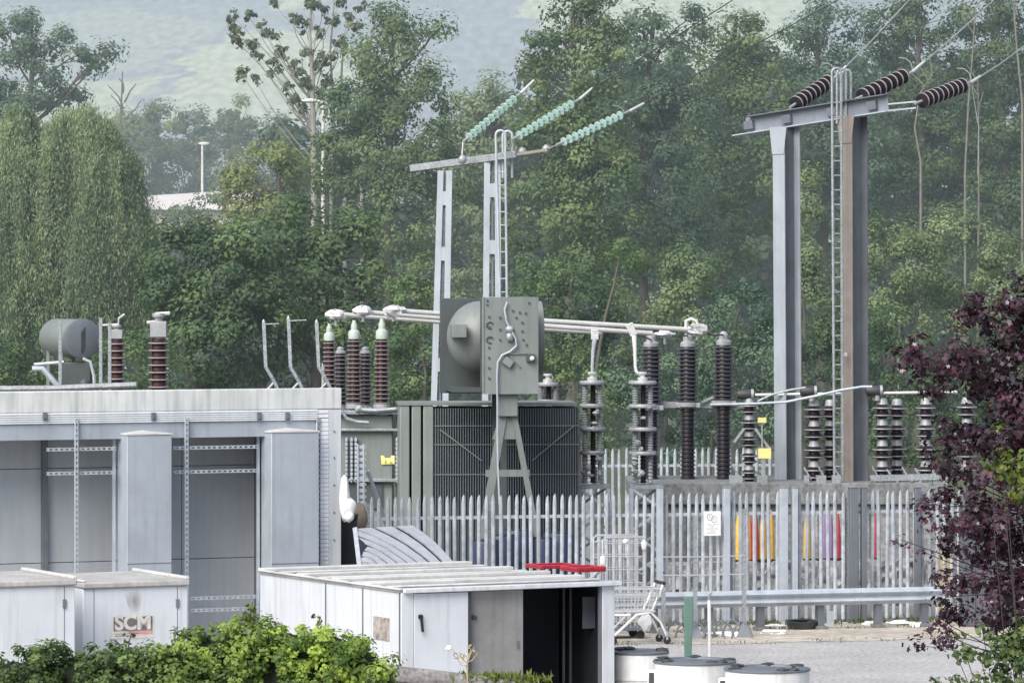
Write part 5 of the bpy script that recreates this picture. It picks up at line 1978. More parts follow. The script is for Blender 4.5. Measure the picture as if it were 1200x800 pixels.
mb.build('board', MAT['tan'], t, smooth=False)

# blue drums behind the left part of the fence
for k, px in enumerate((568, 588, 606, 634, 655)):
    Y = 82.2 + .25 * k
    t = thing('blue_drum', ('blue drum nearest the conservator leg behind the fence', 'blue drum, second from left behind the fence pales', 'blue drum in the middle of the row behind the fence', 'blue drum, second from right behind the fence pales', 'blue drum nearest the lattice support behind the fence')[k], 'drum', G(px, Y), 'blue drums behind the fence')
    mb = MB()
    o = G(px, Y)
    h = 1.42 + .08 * (k % 3)
    mb.lathe([(.26, 0), (.28, .03), (.28, h * .32), (.29, h * .34), (.28, h * .36), (.28, h * .64), (.29, h * .66), (.28, h * .68), (.28, h - .04), (.26, h)], o, Z, 20)
    mb.build('body', MAT['blue'], t)
    mb = MB()
    mb.lathe([(.24, h), (.24, h + .02), (.1, h + .022)], o, Z, 18)
    mb.build('lid', MAT['black'], t)

# ================================================================ GANTRIES
def ladder_cage(t, x0, x1, py_b, py_t, Y, hoop_top, mat, loops=2):
    """climbing ladder: two stiles ending in hooped hand-grips, and rungs"""
    a0, a1 = P(x0[1], py_t, Y), P(x1[1], py_t, Y)
    b0, b1 = P(x0[0], py_b, Y), P(x1[0], py_b, Y)
    w = a1.x - a0.x
    for k in range(loops):
        mb = MB()
        off = Vector((k * w * .75, k * .45, 0))
        if k == 0:
            lo0, lo1 = b0, b1
        else:
            lo0, lo1 = a0 - Z * .55, a1 - Z * .55
        top = P(x0[1], hoop_top, Y)
        arc = []
        c = (a0 + a1) / 2
        cz = top.z - w / 2
        for i in range(9):
            q = math.pi * (1 - i / 8)
            arc.append(Vector((c.x + w / 2 * math.cos(q), Y, cz + w / 2 * math.sin(q))) + off)
        mb.tube([lo0 + off] + arc + [lo1 + off], .028, 8)
        mb.build('stile', mat, t)
    mb = MB()
    n = int((a0.z - b0.z) / .28)
    for i in range(n):
        q = (i + .5) / n
        mb.tube([b0.lerp(a0, q), b1.lerp(a1, q)], .014, 6)
    mb.build_each('rung', mat, t)


def hcol(mb_f1, mb_w, mb_f2, base, top, wid, dep, ang):
    """H section column; the two flanges and the web go in separate collectors"""
    u = Vector((math.cos(ang), math.sin(ang), 0))
    v = Vector((-u.y, u.x, 0))
    for mb, off, a, b in ((mb_f1, -dep / 2, wid, .022), (mb_f2, dep / 2, wid, .022)):
        mb.bar(base + u * off, top + u * off, a, b, u)
    mb_w.bar(base, top, .014, dep - .022, u)


# right steel gantry (two H columns, heavy beam)
YG = 92.6
t = thing('steel_gantry', 'tall steel gantry of two H-section columns and a heavy cross beam with dark insulators', 'gantry', G(960, YG))
ang = R(40)
c1b, c1t = G(924.5, YG + .5), P(921.5, 149, YG + .5)
c2b, c2t = G(1002, YG - .3), P(1000.5, 136, YG - .3)
for (b, tp, m1) in ((c1b, c1t, 'galv_blue'), (c2b, c2t, 'rust_flange')):
    f1, w_, f2 = MB(), MB(), MB()
    hcol(f1, w_, f2, b, tp, .34, .42, ang)
    # widened seat under the beam
    for q in (f1,):
        pass
    col = f1.build('column_flange', MAT[m1], t)
    w_.build('column_web', MAT['galv_dark'], t)
    f2.build('column_flange', MAT['galv_dark'] if m1 != 'galv_blue' else MAT['galv_blue'], t)
    uu = Vector((math.cos(ang), math.sin(ang), 0))
    vv = Vector((-uu.y, uu.x, 0))
    mb = MB()
    fo = tp - uu * .235
    mb.add([fo - vv * .17 - Z * .55, fo + vv * .17 - Z * .55, fo + vv * .25, fo - vv * .25], [(0, 1, 2, 3)])
    mb.build('flange_gusset', MAT[m1], t, smooth=False)
e0, e1 = P(875, 147.5, YG + 1.3), P(1041, 121, YG - .9)
mb = MB()
d = (e1 - e0).normalized()
mb.bar(e0 + Z * .0, e1, .02, .32)
mb.build('beam_web', MAT['galv_mid'], t)
mb = MB()
mb.bar(e0 + Z * .17 + d * .1, e1 + Z * .17, .30, .022)
mb.build('beam_flange', MAT['galv_dark'], t)
mb = MB()
mb.bar(e0 - Z * .17 - d * .25, e1 - Z * .17 + d * .05, .34, .022)
mb.build('beam_flange', MAT['galv_light'], t)
mb = MB()
nrm = d.cross(Z).normalized()
for q in (.03, .30, .62, .9):
    c = e0.lerp(e1, q) + nrm * .05
    mb.bar(c - d * .11, c + d * .11, .10, .17)
mb.build_each('cleat', MAT['galv_dark'], t)
mb = MB()
mb.bar(e1 - Z * .15, P(1074, 126.5, YG - 1.3), .04, .03)
mb.bar(e1 - Z * .02, P(1076, 119, YG - 1.2), .03, .03)
mb.build_each('end_rod', MAT['galv_light'], t)
mb = MB()
mb.box(P(989, 415, YG - .6), (.12, .06, .07))
mb.build('junction_box', MAT['white_plastic'], t)
lad = thing('cage_ladder', 'galvanised climbing ladder with hooped top on the brown gantry column', 'ladder', G(983, YG - .75))
ladder_cage(lad, (978, 975), (988, 985.5), 572, 112, YG - .75, 80, MAT['galv'], 3)

# left gantry (two battened columns)
YB2 = 100.0
t = thing('batten_gantry', 'pale gantry of two slotted columns with a thin beam and glass insulators', 'gantry', G(552, YB2))
for (xb, xt, pyt, wb, wt) in ((511, 521.5, 200, 22, 14), (576, 577, 190, 25, 17)):
    kk = YB2 / F
    b, tp = G(xb, YB2), P(xt, pyt, YB2)
    for sx in (-1, 1):
        mb = MB()
        p0, p1 = b + Vector((sx * wb * kk * .36, 0, 0)), tp + Vector((sx * wt * kk * .36, 0, 0))
        mb.bar(p0, p1, .13, .22, Vector((0, 1, 0)))
        mb.build('column_chord', MAT['galv_pale'], t)
    mb = MB()
    n = 7
    for i in range(n):
        q = b.lerp(tp, (i + .5) / n)
        mb.box(q - Vector((0, .094, 0)), (wb * kk * .62, .02, .3))
        mb.box(q + Vector((0, .094, 0)), (wb * kk * .62, .02, .3))
    mb.build_each('batten', MAT['galv_pale'], t)
    mb = MB()
    mb.bar(b, tp, .05, .04)
    mb.build('column_core', MAT['galv_mid'], t)
g0, g1 = P(482, 197.5, YB2 + .8), P(606, 181, YB2 - .4)
mb = MB()
mb.bar(g0, g1, .16, .15)
mb.build('beam', MAT['galv'], t, bevel=0.01)
mb = MB()
g2 = P(642, 175.5, YB2 - .8)
mb.bar(g1, g2, .05, .06)
mb.build('beam_tip', MAT['rust_flange'], t)
mb = MB()
for px, py in ((542, 187), (612, 178), (640, 175)):
    mb.blob(P(px, py, YB2 - .3), .09, .09, .1, .05)
mb.build_each('beam_clamp', MAT['cap_grey'], t)
lad = thing('cage_ladder', 'thin ladder with hooped top climbing the batten-column gantry', 'ladder', G(588, YB2 - .6))
ladder_cage(lad, (586, 581), (594, 592), 350, 178, YB2 - .6, 153, MAT['galv_light'], 2)


# ---- strain insulator strings and conductors
def ins_string(p0, p1, n, r, kind, label, group):
    p0, p1 = Vector(p0), Vector(p1)
    ax = (p1 - p0).normalized()
    L_ = (p1 - p0).length
    t = thing('insulator_string', label, 'insulator', p0, group)
    st = L_ / n
    first = None
    for i in range(n):
        o = p0 + ax * (i * st)
        if first is None:
            mb = MB()
            if kind == 'glass':
                mb.lathe([(r * .35, st * .02), (r * .95, st * .06), (r, st * .14), (r * .9, st * .26), (r * .45, st * .44), (r * .3, st * .5)], o, ax, 18)
            else:
                mb.lathe([(r * .45, 0), (r * .97, st * .10), (r, st * .30), (r * .92, st * .46), (r * .5, st * .62), (r * .45, st * .98)], o, ax, 20)
            first = d0 = mb.build('disc', MAT['glass' if kind == 'glass' else 'porcelain_dark'], t)
            mb = MB()
            if kind == 'glass':
                mb.lathe([(r * .3, st * .5), (r * .28, st * .85), (r * .15, st * .9), (r * .12, st)], o, ax, 12)
                c0 = mb.build('disc_cap', MAT['glass_cap'], t)
            else:
                mb.lathe([(r * .99, st * .16), (r * 1.03, st * .22), (r * 1.03, st * .31), (r * .99, st * .36)], o, ax, 20)
                c0 = mb.build('disc_rim', MAT['porcelain_rim'], t)
        else:
            for s in (d0, c0):
                c = s.copy()
                COL.objects.link(c)
                c.parent = t
                c.location = ax * (i * st)
    mb = MB()
    mb.tube([p1, p1 + ax * .18], .03, 8)
    mb.tube([p0 - ax * .22, p0], .03, 8)
    mb.build_each('end_fitting', MAT['cap_grey'], t)
    return ax


def wire(name, label, pts, r, mat, group='overhead conductors'):
    o = MB().tube(pts, r, 6).build(name, mat, None, pts[0])
    return tag(o, label, 'wire', group)


GI = 'dark strain insulator strings on the steel gantry'
for (a, b, lab, wl, ws, ra) in (
    (((932, 122), (974, 94)), (1062, 4), 'dark insulator string behind the hooped ladder top', 'overhead wire leaving the insulator string behind the hooped ladder', (1150, -84), .0),
    (((1010, 113), (1063, 87.5)), (1165, 0), 'dark insulator string rising from the middle of the gantry beam', 'overhead wire leaving the middle dark insulator string', (1250, -72), .0),
    (((1080, 118.5), (1132, 99)), (1202, 53), 'rightmost dark insulator string beyond the gantry beam end', 'overhead wire leaving the rightmost dark insulator string', (1330, -32), .0)):
    (x0, y0), (x1, y1) = a
    Ya = {932: YG + .9, 1010: YG - .3, 1080: YG - 1.3}[x0]
    p0, p1 = P(x0, y0, Ya), P(x1, y1, Ya + 1.1)
    ins_string(p0, p1, 8 if x0 < 1080 else 9, .155, 'dark', lab, GI)
    q0 = p1 + (p1 - p0).normalized() * .18
    wire('overhead_wire', wl, [q0, q0.lerp(P(*b, Ya + 4.2), .18)], .032, MAT['alu'], 'wire dead-end sleeves') if False else None
    q1, q2 = P(*b, Ya + 4.2), P(*ws, Ya + 7.5)
    wire('overhead_wire', wl, [q0, q0.lerp(q1, .5) - Z * .03, q1, q2, q2 + (q2 - q1) * 1.5], .017, MAT['wire'])
    t = thing('dead_end_clamp', 'pale sleeve clamp at the outer end of the ' + {932: 'string behind the hooped ladder', 1010: 'middle dark string', 1080: 'rightmost dark string'}[x0], 'clamp', q0, 'wire clamps')
    mb = MB()
    dd = (q1 - q0).normalized()
    mb.tube([q0, q0 + dd * .55], [.035, .025], 8)
    mb.build('sleeve', MAT['alu'], t)
    mb = MB()
    mb.tube([q0 + dd * .05, q0 + dd * .05 + Vector((-.06, 0, .18)), q0 + dd * .05 + Vector((-.16, 0, .26)), q0 + dd * .05 + Vector((-.3, 0, .27))], .012, 6)
    mb.build('arcing_horn', MAT['cap_grey'], t)
    if x0 == 1080:
        wire('hanging_rod', 'thin straight rod hanging below the rightmost wire clamp', [q0, P(1147, 150, Ya + 1.2), P(1146, 205, Ya + 1.2)], .012, MAT['wire'], None)

GL = 'teal glass strain insulator strings'
for (a, pts, lab, wl) in (
    (((549, 161), (606, 113)), [(640, 80), (690, 32), (725, -2), (800, -75)], 'leftmost teal glass insulator string', 'overhead wire leaving the leftmost glass string'),
    (((608, 159), (674, 119.5)), [(690, 107), (726, 84), (800, 38), (862, -2), (960, -64)], 'middle teal glass insulator string', 'overhead wire leaving the middle glass string'),
    (((660, 166.5), (732, 133)), [(755, 121), (830, 80), (905, 42), (986, -2), (1080, -50)], 'rightmost teal glass insulator string', 'dark overhead wire leaving the rightmost glass string')):
    (x0, y0), (x1, y1) = a
    Ya = YB2 + (549 - x0) * .006
    p0, p1 = P(x0, y0, Ya), P(x1, y1, Ya + 1.2)
    ins_string(p0, p1, 11, .10, 'glass', lab, GL)
    q0 = p1 + (p1 - p0).normalized() * .15
    qs = [P(x, y, Ya + 1.3 + .011 * (x - x1)) for x, y in pts]
    wire('overhead_wire', wl, [q0] + qs, .014, MAT['wire_dark'])
    t = thing('dead_end_clamp', 'pale sleeve clamp at the outer end of the ' + lab, 'clamp', q0, 'wire clamps')
    mb = MB()
    dd = (qs[0] - q0).normalized()
    mb.tube([q0, q0 + dd * .45], [.035, .025], 8)
    mb.build('sleeve', MAT['alu'], t)
    mb = MB()
    mb.tube([p1, p1 + Vector((-.05, 0, .1)), p1 + Vector((-.16, 0, .16)), p1 + Vector((-.26, 0, .17))], .01, 6)
    mb.build('arcing_horn', MAT['wire'], t)
    o = P(x0, y0, Ya)
    wire('strain_link', 'thin link tying the ' + lab + ' to the gantry beam', [o - (p1 - p0).normalized() * .2, P({549: 541, 608: 596, 660: 641}[x0], {549: 187, 608: 181, 660: 175.5}[x0], YB2 - .3)], .018, MAT['cap_grey'], 'strain links')

# ================================================================ YARD
GF = Frame(705, 78.9, 16.8)
t = thing('guardrail', 'galvanised W-beam guardrail in front of the palisade fence', 'guardrail', GF.pt(3.3, 0, 0))
gl = GF.s_at(1112)
ztop, zbot = GF.z_at(695), GF.z_at(714.5)
prof = []
hgt = ztop - zbot
for i in range(25):
    q = i / 24
    y = -.042 * (1 + math.cos(q * 4 * math.pi + math.pi)) if .0 < q < 1 else 0
    prof.append((y, zbot + q * hgt))
mb = MB()
vs = []
for s in (-0.15, gl):
    for y, z in prof:
        vs.append(GF.pt(s, y, z))
n = len(prof)
mb.add(vs, [(i, n + i, n + i + 1, i + 1) for i in range(n - 1)])
vs = []
for s in (-0.15, gl):
    for y, z in prof:
        vs.append(GF.pt(s, y + .006, z))
mb.add(vs, [(i, i + 1, n + i + 1, n + i) for i in range(n - 1)])
mb.build('rail', MAT['galv_light'], t)
for px in (890, 960, 1028, 1082, 765, 830):
    s = GF.s_at(px, .12)
    mb = MB()
    mb.fbox(GF, s - .06, s + .06, .02, .16, 0, ztop - .06)
    mb.build('post', MAT['galv_dark'], t)
    mb = MB()
    mb.fbox(GF, s - .10, s + .10, -.02, .2, 0.009, .07)
    mb.build('foot', MAT['plinth'], t)

# wire fence posts in front
WF = Frame(777, 78.1, 14)
for px, yt, lab in ((777.5, 688, 'short thin wire-fence post beside the shopping trolley'), (814.5, 604, 'tall thin wire-fence post left of the white notice'), (872, 596, 'tall thin wire-fence post in front of the coloured delineators')):
    s = WF.s_at(px)
    t = thing('wire_fence_post', lab, 'post', WF.pt(s, 0, 0), 'thin wire-fence posts')
    mb = MB()
    mb.fbox(WF, s - .03, s + .03, -.03, .03, 0, WF.z_at(yt, s))
    mb.build('shaft', MAT['galv'], t)
    mb = MB()
    c = WF.pt(s, 0, 0)
    mb.add([c + Vector((x, y, .006)) for x, y in ((-.13, -.13), (.13, -.13), (.13, .13), (-.13, .13))] + [c + Vector((x, y, .24)) for x, y in ((-.035, -.035), (.035, -.035), (.035, .035), (-.035, .035))],
           [(0, 1, 5, 4), (1, 2, 6, 5), (2, 3, 7, 6), (3, 0, 4, 7)])
    mb.build('foot', MAT['galv_dark'], t, smooth=False)
for k, py in enumerate((652, 673.5)):
    a, b = WF.pt(WF.s_at(775), -.035, WF.z_at(py)), WF.pt(WF.s_at(873), -.035, WF.z_at(py))
    wire('fence_wire', ('upper', 'lower')[k] + ' pale wire strung between the thin fence posts', [a, a.lerp(b, .5) - Z * .01, b], .011, MAT['chrome'], 'wires between thin posts')
rb = random.Random(9)
for i in range(8):
    a = G(780 + i * 11, 78.2 + rb.uniform(-.2, .3))
    o = MB().tube([a, a + Vector((.05, 0, .18)), a + Vector((.16, .05, .3)), a + Vector((.3, .05, .22)), a + Vector((.36, .0, .03))], .018, 6).build('bent_rod', MAT['galv_dark'], None, a)
    tag(o, 'bent dark rod, one of the arched rods at the foot of the thin wire-fence posts', 'rod', 'bent rods by the thin posts')


# shopping trolley
def trolley():
    Y = 77.0
    k = Y / F
    o = G(738, Y)
    t = thing('shopping_trolley', 'wire shopping trolley standing side-on behind the white cabinet', 'trolley', o)
    A = R(14)
    u = Vector((math.cos(A), math.sin(A), 0))
    v = Vector((-math.sin(A), math.cos(A), 0))
    def q(a, d, z):
        return o + u * a + v * d + Z * z
    # basket: wide end at the right (handle), tapering to the left
    zb, zt_ = .56, .93
    r = .010
    mb = MB()
    def corners(z, w):
        e = (z - zb) / (zt_ - zb)
        return [q(-.42 - .05 * e, -.17, z), q(.36 + .08 * e, -.26, z), q(.36 + .08 * e, .26, z), q(-.42 - .05 * e, .17, z)]
    lv = [zb + (zt_ - zb) * i / 4 for i in range(5)]
    for i, z in enumerate(lv):
        c = corners(z, 0)
        mb.tube(c + [c[0]], r * (1.8 if i in (0, 4) else .7), 6)
    for side in range(4):
        c0, c1 = corners(zb, 0), corners(zt_, 0)
        n = 14 if side % 2 == 0 else 7
        for i in range(n + 1):
            f = i / n
            mb.tube([c0[side].lerp(c0[(side + 1) % 4], f), c1[side].lerp(c1[(side + 1) % 4], f)], r * .6, 5)
    for i in range(9):
        f = i / 8
        c0 = corners(zb, 0)
        mb.tube([c0[0].lerp(c0[3], f), c0[1].lerp(c0[2], f)], r * .6, 5)
    mb.build('basket', MAT['chrome'], t)
    mb = MB()
    for d in (-.24, .24):
        mb.tube([q(.52, d, 1.02), q(.40, d, .75), q(.30, d, .54), q(.05, d, .5), q(-.32, d * .85, .16)], .022, 8)
        mb.tube([q(.30, d, .54), q(.46, d, .38), q(.58, d, .14)], .020, 8)
        mb.tube([q(-.05, d, .5), q(-.35, d * .8, .50), q(-.5, d * .7, .22)], .018, 8)
    mb.tube([q(-.3, -.2, .18), q(-.3, .2, .18)], .016, 8)
    mb.build('frame', MAT['white_plastic'], t)
    mb = MB()
    mb.tube([q(.52, -.27, 1.02), q(.52, .27, 1.02)], .03, 10)
    mb.build('handle', MAT['black'], t)
    for a, d in ((-.34, -.2), (-.34, .2), (.58, -.24), (.58, .24)):
        mb = MB()
        mb.lathe([(.06, -.018), (.065, -.01), (.065, .01), (.06, .018)], q(a, d, .07), v, 14)
        w_ = mb.build('wheel', MAT['black'], t)
        mb = MB()
        mb.bar(q(a, d, .08), q(a, d, .20), .035, .05)
        mb.build('fork', MAT['galv'], w_)
    mb = MB()
    mb.blob(q(.28, 0, .36), .12, .1, .13, .2, 3)
    mb.build('lower_bag', MAT['cloth'], t)


trolley()


# tall roll cage behind it
def roll_cage():
    Y = 77.9
    A = R(14)
    o = G(731, Y)
    u = Vector((math.cos(A), math.sin(A), 0))
    v = Vector((-math.sin(A), math.cos(A), 0))
    t = thing('roll_cage', 'tall wire roll cage standing behind the shopping trolley', 'cage', o + v * .3)
    hw, dp, ht = .37, .6, ZY(629, Y)
    def q(a, d, z):
        return o + u * a + v * d + Z * z
    for d in (0, dp):
        mb = MB()
        mb.tube([q(-hw, d, .15), q(-hw, d, ht - .05), q(-hw + .05, d, ht), q(hw - .05, d, ht), q(hw, d, ht - .05), q(hw, d, .15)], .019, 8)
        mb.build('hoop', MAT['chrome'], t)
    mb = MB()
    for d in (0.0, dp):
        for i in range(7):
            z = .3 + i * (ht - .36) / 6.2
            mb.tube([q(-hw, d, z), q(hw, d, z)], .009, 5)
        for i in range(1, 6):
            a = -hw + 2 * hw * i / 6
            mb.tube([q(a, d, .2), q(a, d, ht)], .006, 5)
    for a in (-hw, hw):
        for i in range(6):
            z = .3 + i * (ht - .4) / 5
            mb.tube([q(a, 0, z), q(a, dp, z)], .008, 5)
    mb.build('mesh_panel', MAT['chrome'], t)
    mb = MB()
    mb.box(q(0, dp / 2, .17), (2 * hw, dp, .04), Matrix((u, v, Z)).transposed())
    mb.build('base', MAT['galv_dark'], t)
    for a in (-hw + .06, hw - .06):
        for d in (.06, dp - .06):
            mb = MB()
            mb.lathe([(.07, -.02), (.075, 0), (.07, .02)], q(a, d, .075), v, 12)
            mb.build('wheel', MAT['black'], t)
    mb = MB()
    mb.tube([q(-hw, 0, ht - .42), q(-hw - .12, -.1, ht - .58), q(-hw - .26, -.15, ht - .70)], .035, 8)
    mb.build('latch_arm', MAT['galv'], t)
    mb = MB()
    mb.blob(q(-hw, -.02, ht - .40), .06, .05, .10, .1, 5)
    mb.blob(q(hw - .02, -.02, ht - .14), .05, .04, .09, .1, 6)
    mb.blob(q(.02, -.02, ht - .07), .05, .03, .04, .1, 7)
    mb.build_each('corner_clip', MAT['white_plastic'], t)


roll_cage()

# dark wheeled things glimpsed under the trolley and roll cage are the cage's wheels; green post and white pole
t = thing('green_post', 'tapered green steel post standing among the white drums', 'post', G(806, 72))
mb = MB()
kk = 72 / F
b, tp = G(806, 72), P(807, 699, 72)
w0, w1 = 4.0 * kk, 5.4 * kk
mb.add([b + Vector((x * w0, y * w0 * .6, 0)) for x, y in ((-1, -1), (1, -1), (1, 1), (-1, 1))] + [tp + Vector((x * w1, y * w1 * .6, 0)) for x, y in ((-1, -1), (1, -1), (1, 1), (-1, 1))],
       [(0, 1, 5, 4), (1, 2, 6, 5), (2, 3, 7, 6), (3, 0, 4, 7), (4, 5, 6, 7)])
mb.build('post', MAT['green_post'], t, bevel=0.01)
t = thing('thin_pole', 'thin pale pole standing just right of the green post', 'pole', G(831.5, 72.5))
mb = MB()
mb.tube([G(832, 72.5), P(831, 703, 72.5)], .028, 8)
mb.build('shaft', MAT['white_plastic'], t)
mb = MB()
mb.tube([P(831, 703, 72.5), P(831, 697, 72.5), P(834, 693, 72.5)], .022, 8)
mb.build('tip', MAT['galv'], t)

# white drums with dark lids
GDm = 'white drums in the lower yard'
for px, py, Y, rx, lab in ((748, 757.5, 66.4, 36, 'white drum with dark lid partly behind the cabinet corner'), (814, 768.5, 64.2, 48.5, 'white drum with dark lid at the foot of the green post'), (899, 777.5, 62.6, 50.5, 'white drum with dark lid standing rightmost in the yard')):
    kk = Y / F
    o = G(px, Y)
    zt_ = ZY(py + 4, Y)
    r = rx * kk
    t = thing('white_drum', lab, 'drum', o, GDm)
    mb = MB()
    mb.lathe([(r * .93, 0), (r * .96, .05), (r * .97, zt_ * .45), (r * 1.0, zt_ * .47), (r * 1.0, zt_ * .52), (r * .97, zt_ * .55), (r * .985, zt_ - .04)], o, Z, 40)
    mb.build('body', MAT['white_plastic'], t)
    mb = MB()
    mb.lathe([(r * 1.0, zt_ - .039), (r * 1.012, zt_ - .03), (r * 1.012, zt_ - .012), (r * .98, zt_ - .003), (r * .75, zt_ + .0), (r * .73, zt_ - .02), (.02, zt_ - .018)], o, Z, 40)
    mb.build('lid', MAT['galv_dark'], t)
    mb = MB()
    rl = random.Random(int(px))
    for i in range(7):
        a = rl.uniform(0, 6.28)
        mb.blob(o + Vector((math.cos(a) * r * .85, math.sin(a) * r * .85, zt_ + .005)), .09, .08, .022, .3, i, 9, 6)
    mb.build_each('lid_debris', MAT['dark'], t)
    if px > 760:
        mb = MB()
        c = o + Vector((-r * .98, -r * .35, zt_ - .24))
        mb.box(c, (.20, .16, .24))
        lk = mb.build('lug', MAT['white_plastic'], t, bevel=0.03)
        mb = MB()
        mb.box(c + Vector((-.045, -.0805, -.0)), (.07, .012, .17))
        mb.build('lug_slot', MAT['dark'], lk)

# rags, bags and a dark tub by the guardrail
for k, (px, Y, rx, m, lab) in enumerate(((905, 79.15, .22, 'cloth', 'white rag at the foot of the guardrail post'), (850, 78.7, .30, 'cloth', 'flattened white plastic bag near the thin posts'), (868, 78.5, .16, 'cloth', 'small white scrap beside the flattened bag'),
                                  (1020, 81.0, .16, 'cloth', 'crumpled white scrap below the guardrail middle'), (1055, 81.2, .22, 'cloth', 'larger white scrap below the right half of the guardrail'), (1075, 80.7, .12, 'cloth', 'tiny white scrap near the maple'),
                                  (973, 81.0, .10, 'galv_light', 'pale block standing under the guardrail'), (940, 80.2, .3, 'bag_black', 'dark tub with a pale scrap on top under the guardrail'), (908, 80.4, .18, 'cloth', 'white scrap beside the dark tub'))):
    o = G(px, Y)
    t = thing('litter', lab, 'litter', o, 'litter along the guardrail')
    mb = MB()
    if m == 'bag_black':
        mb.lathe([(rx * .8, 0.01), (rx, .14), (rx * .95, .15), (rx * .8, .05)], o, Z, 16)
        mb.blob(o + Z * .16, .16, .1, .03, .3, 4)
    elif m == 'galv_light':
        mb.box(o + Z * .13, (.12, .12, .24))
    else:
        mb.blob(o + Z * .03, rx, rx * .7, .045, .35, 20 + k, 14, 8)
    mb.build('scrap', MAT[m], t)

# small weeds along the fence foot
def tufts(name, label, pts, h, n, pal, seed):
    rg = np.random.default_rng(seed)
    C, N, S, T, D = [], [], [], [], []
    A, Bc = map(np.array, GREENS[pal])
    for p in pts:
        m = n
        q = np.array(p) + rg.normal(size=(m, 3)) * np.array((.10, .07, 0)) + np.array((0, 0, 1)) * (rg.random(m) * h * .5)[:, None]
        C.append(q)
        N.append(rg.normal(size=(m, 3)))
        S.append(h * rg.uniform(.4, 1, m))
        D.append(np.tile((0, 0, 1.0), (m, 1)) + rg.normal(size=(m, 3)) * .4)
        T.append(A + (Bc - A) * rg.random((m, 1)))
    o = leaf_mesh(name, np.concatenate(C), np.concatenate(N), np.concatenate(S), .22, np.concatenate(T), None, DIAMOND, None, np.concatenate(D), 'stuff')
    tag(o, label, 'weeds')


rw2 = random.Random(31)
tufts('weeds', 'thin weeds and grass along the foot of the palisade fence', [FEN.pt(rw2.uniform(2, 10.3), rw2.uniform(-.45, -.2), 0) for _ in range(90)], .16, 16, 'mid', 4)

tufts('edge_weeds', 'scattered small weeds along the edge between dirt strip and asphalt', [FEN.pt(rw2.uniform(2.5, 10.5), -3.9 + rw2.gauss(0, .25), 0) for _ in range(22)] + [GF.pt(rw2.uniform(.5, 6.5), rw2.uniform(-.1, .3), 0) for _ in range(30)], .10, 10, 'mid', 14)
# dark boarded fence at the right
DF = Frame(1126, 80.6, 10)
t = thing('board_fence', 'dark grey vertical-board fence behind the purple maple', 'fence', DF.pt(1.5, 0, 0))
zt_ = DF.z_at(592)
wl = DF.s_at(1310)
mb = MB()
n = 22
for i in range(n):
    a, b = wl * i / n, wl * (i + 1) / n
    mb.fbox(DF, a + .004, b - .004, random.Random(i).uniform(-.012, .012), .035, .04, zt_ - .02)
mb.build('board_panel', MAT['slate'], t)
mb = MB()
mb.fbox(DF, 0, wl, .037, .08, zt_ - .3, zt_ - .2)
mb.fbox(DF, 0, wl, .037, .08, .3, .4)
mb.build('rail', MAT['slate'], t)
for s in (0.06, wl / 2, wl - .06):
    mb = MB()
    mb.fbox(DF, s - .05, s + .05, .081, .18, 0, zt_)
    mb.build('post', MAT['slate'], t)
t = thing('parked_van', 'white van glimpsed through the maple leaves at the right edge', 'van', G(1215, 76))
mb = MB()
o = G(1232, 76.3)
mb.box(o + Vector((.4, 0, 1.0)), (1.6, 1.9, 1.3))
mb.build('body', MAT['white_plastic'], t, bevel=0.12)
mb = MB()
mb.box(o + Vector((.4, 0, 1.95)), (1.3, 1.7, .62))
mb.build('cab', MAT['white_plastic'], t, bevel=0.15)
mb = MB()
mb.box(o + Vector((.4, -.86, 1.96)), (1.05, .02, .4))
mb.build('side_window', MAT['dark'], t)
for a in (-.1, .9):
    mb = MB()
    mb.lathe([(.3, -.1), (.33, -.06), (.33, .06), (.3, .1)], o + Vector((a, -.9, .33)), Vector((0, 1, 0)), 20)
    w_ = mb.build('wheel', MAT['black'], t)
    mb = MB()
    mb.lathe([(.18, -.115), (.2, -.101)], o + Vector((a, -.9, .33)), Vector((0, 1, 0)), 16)
    mb.build('rim', MAT['galv'], w_)

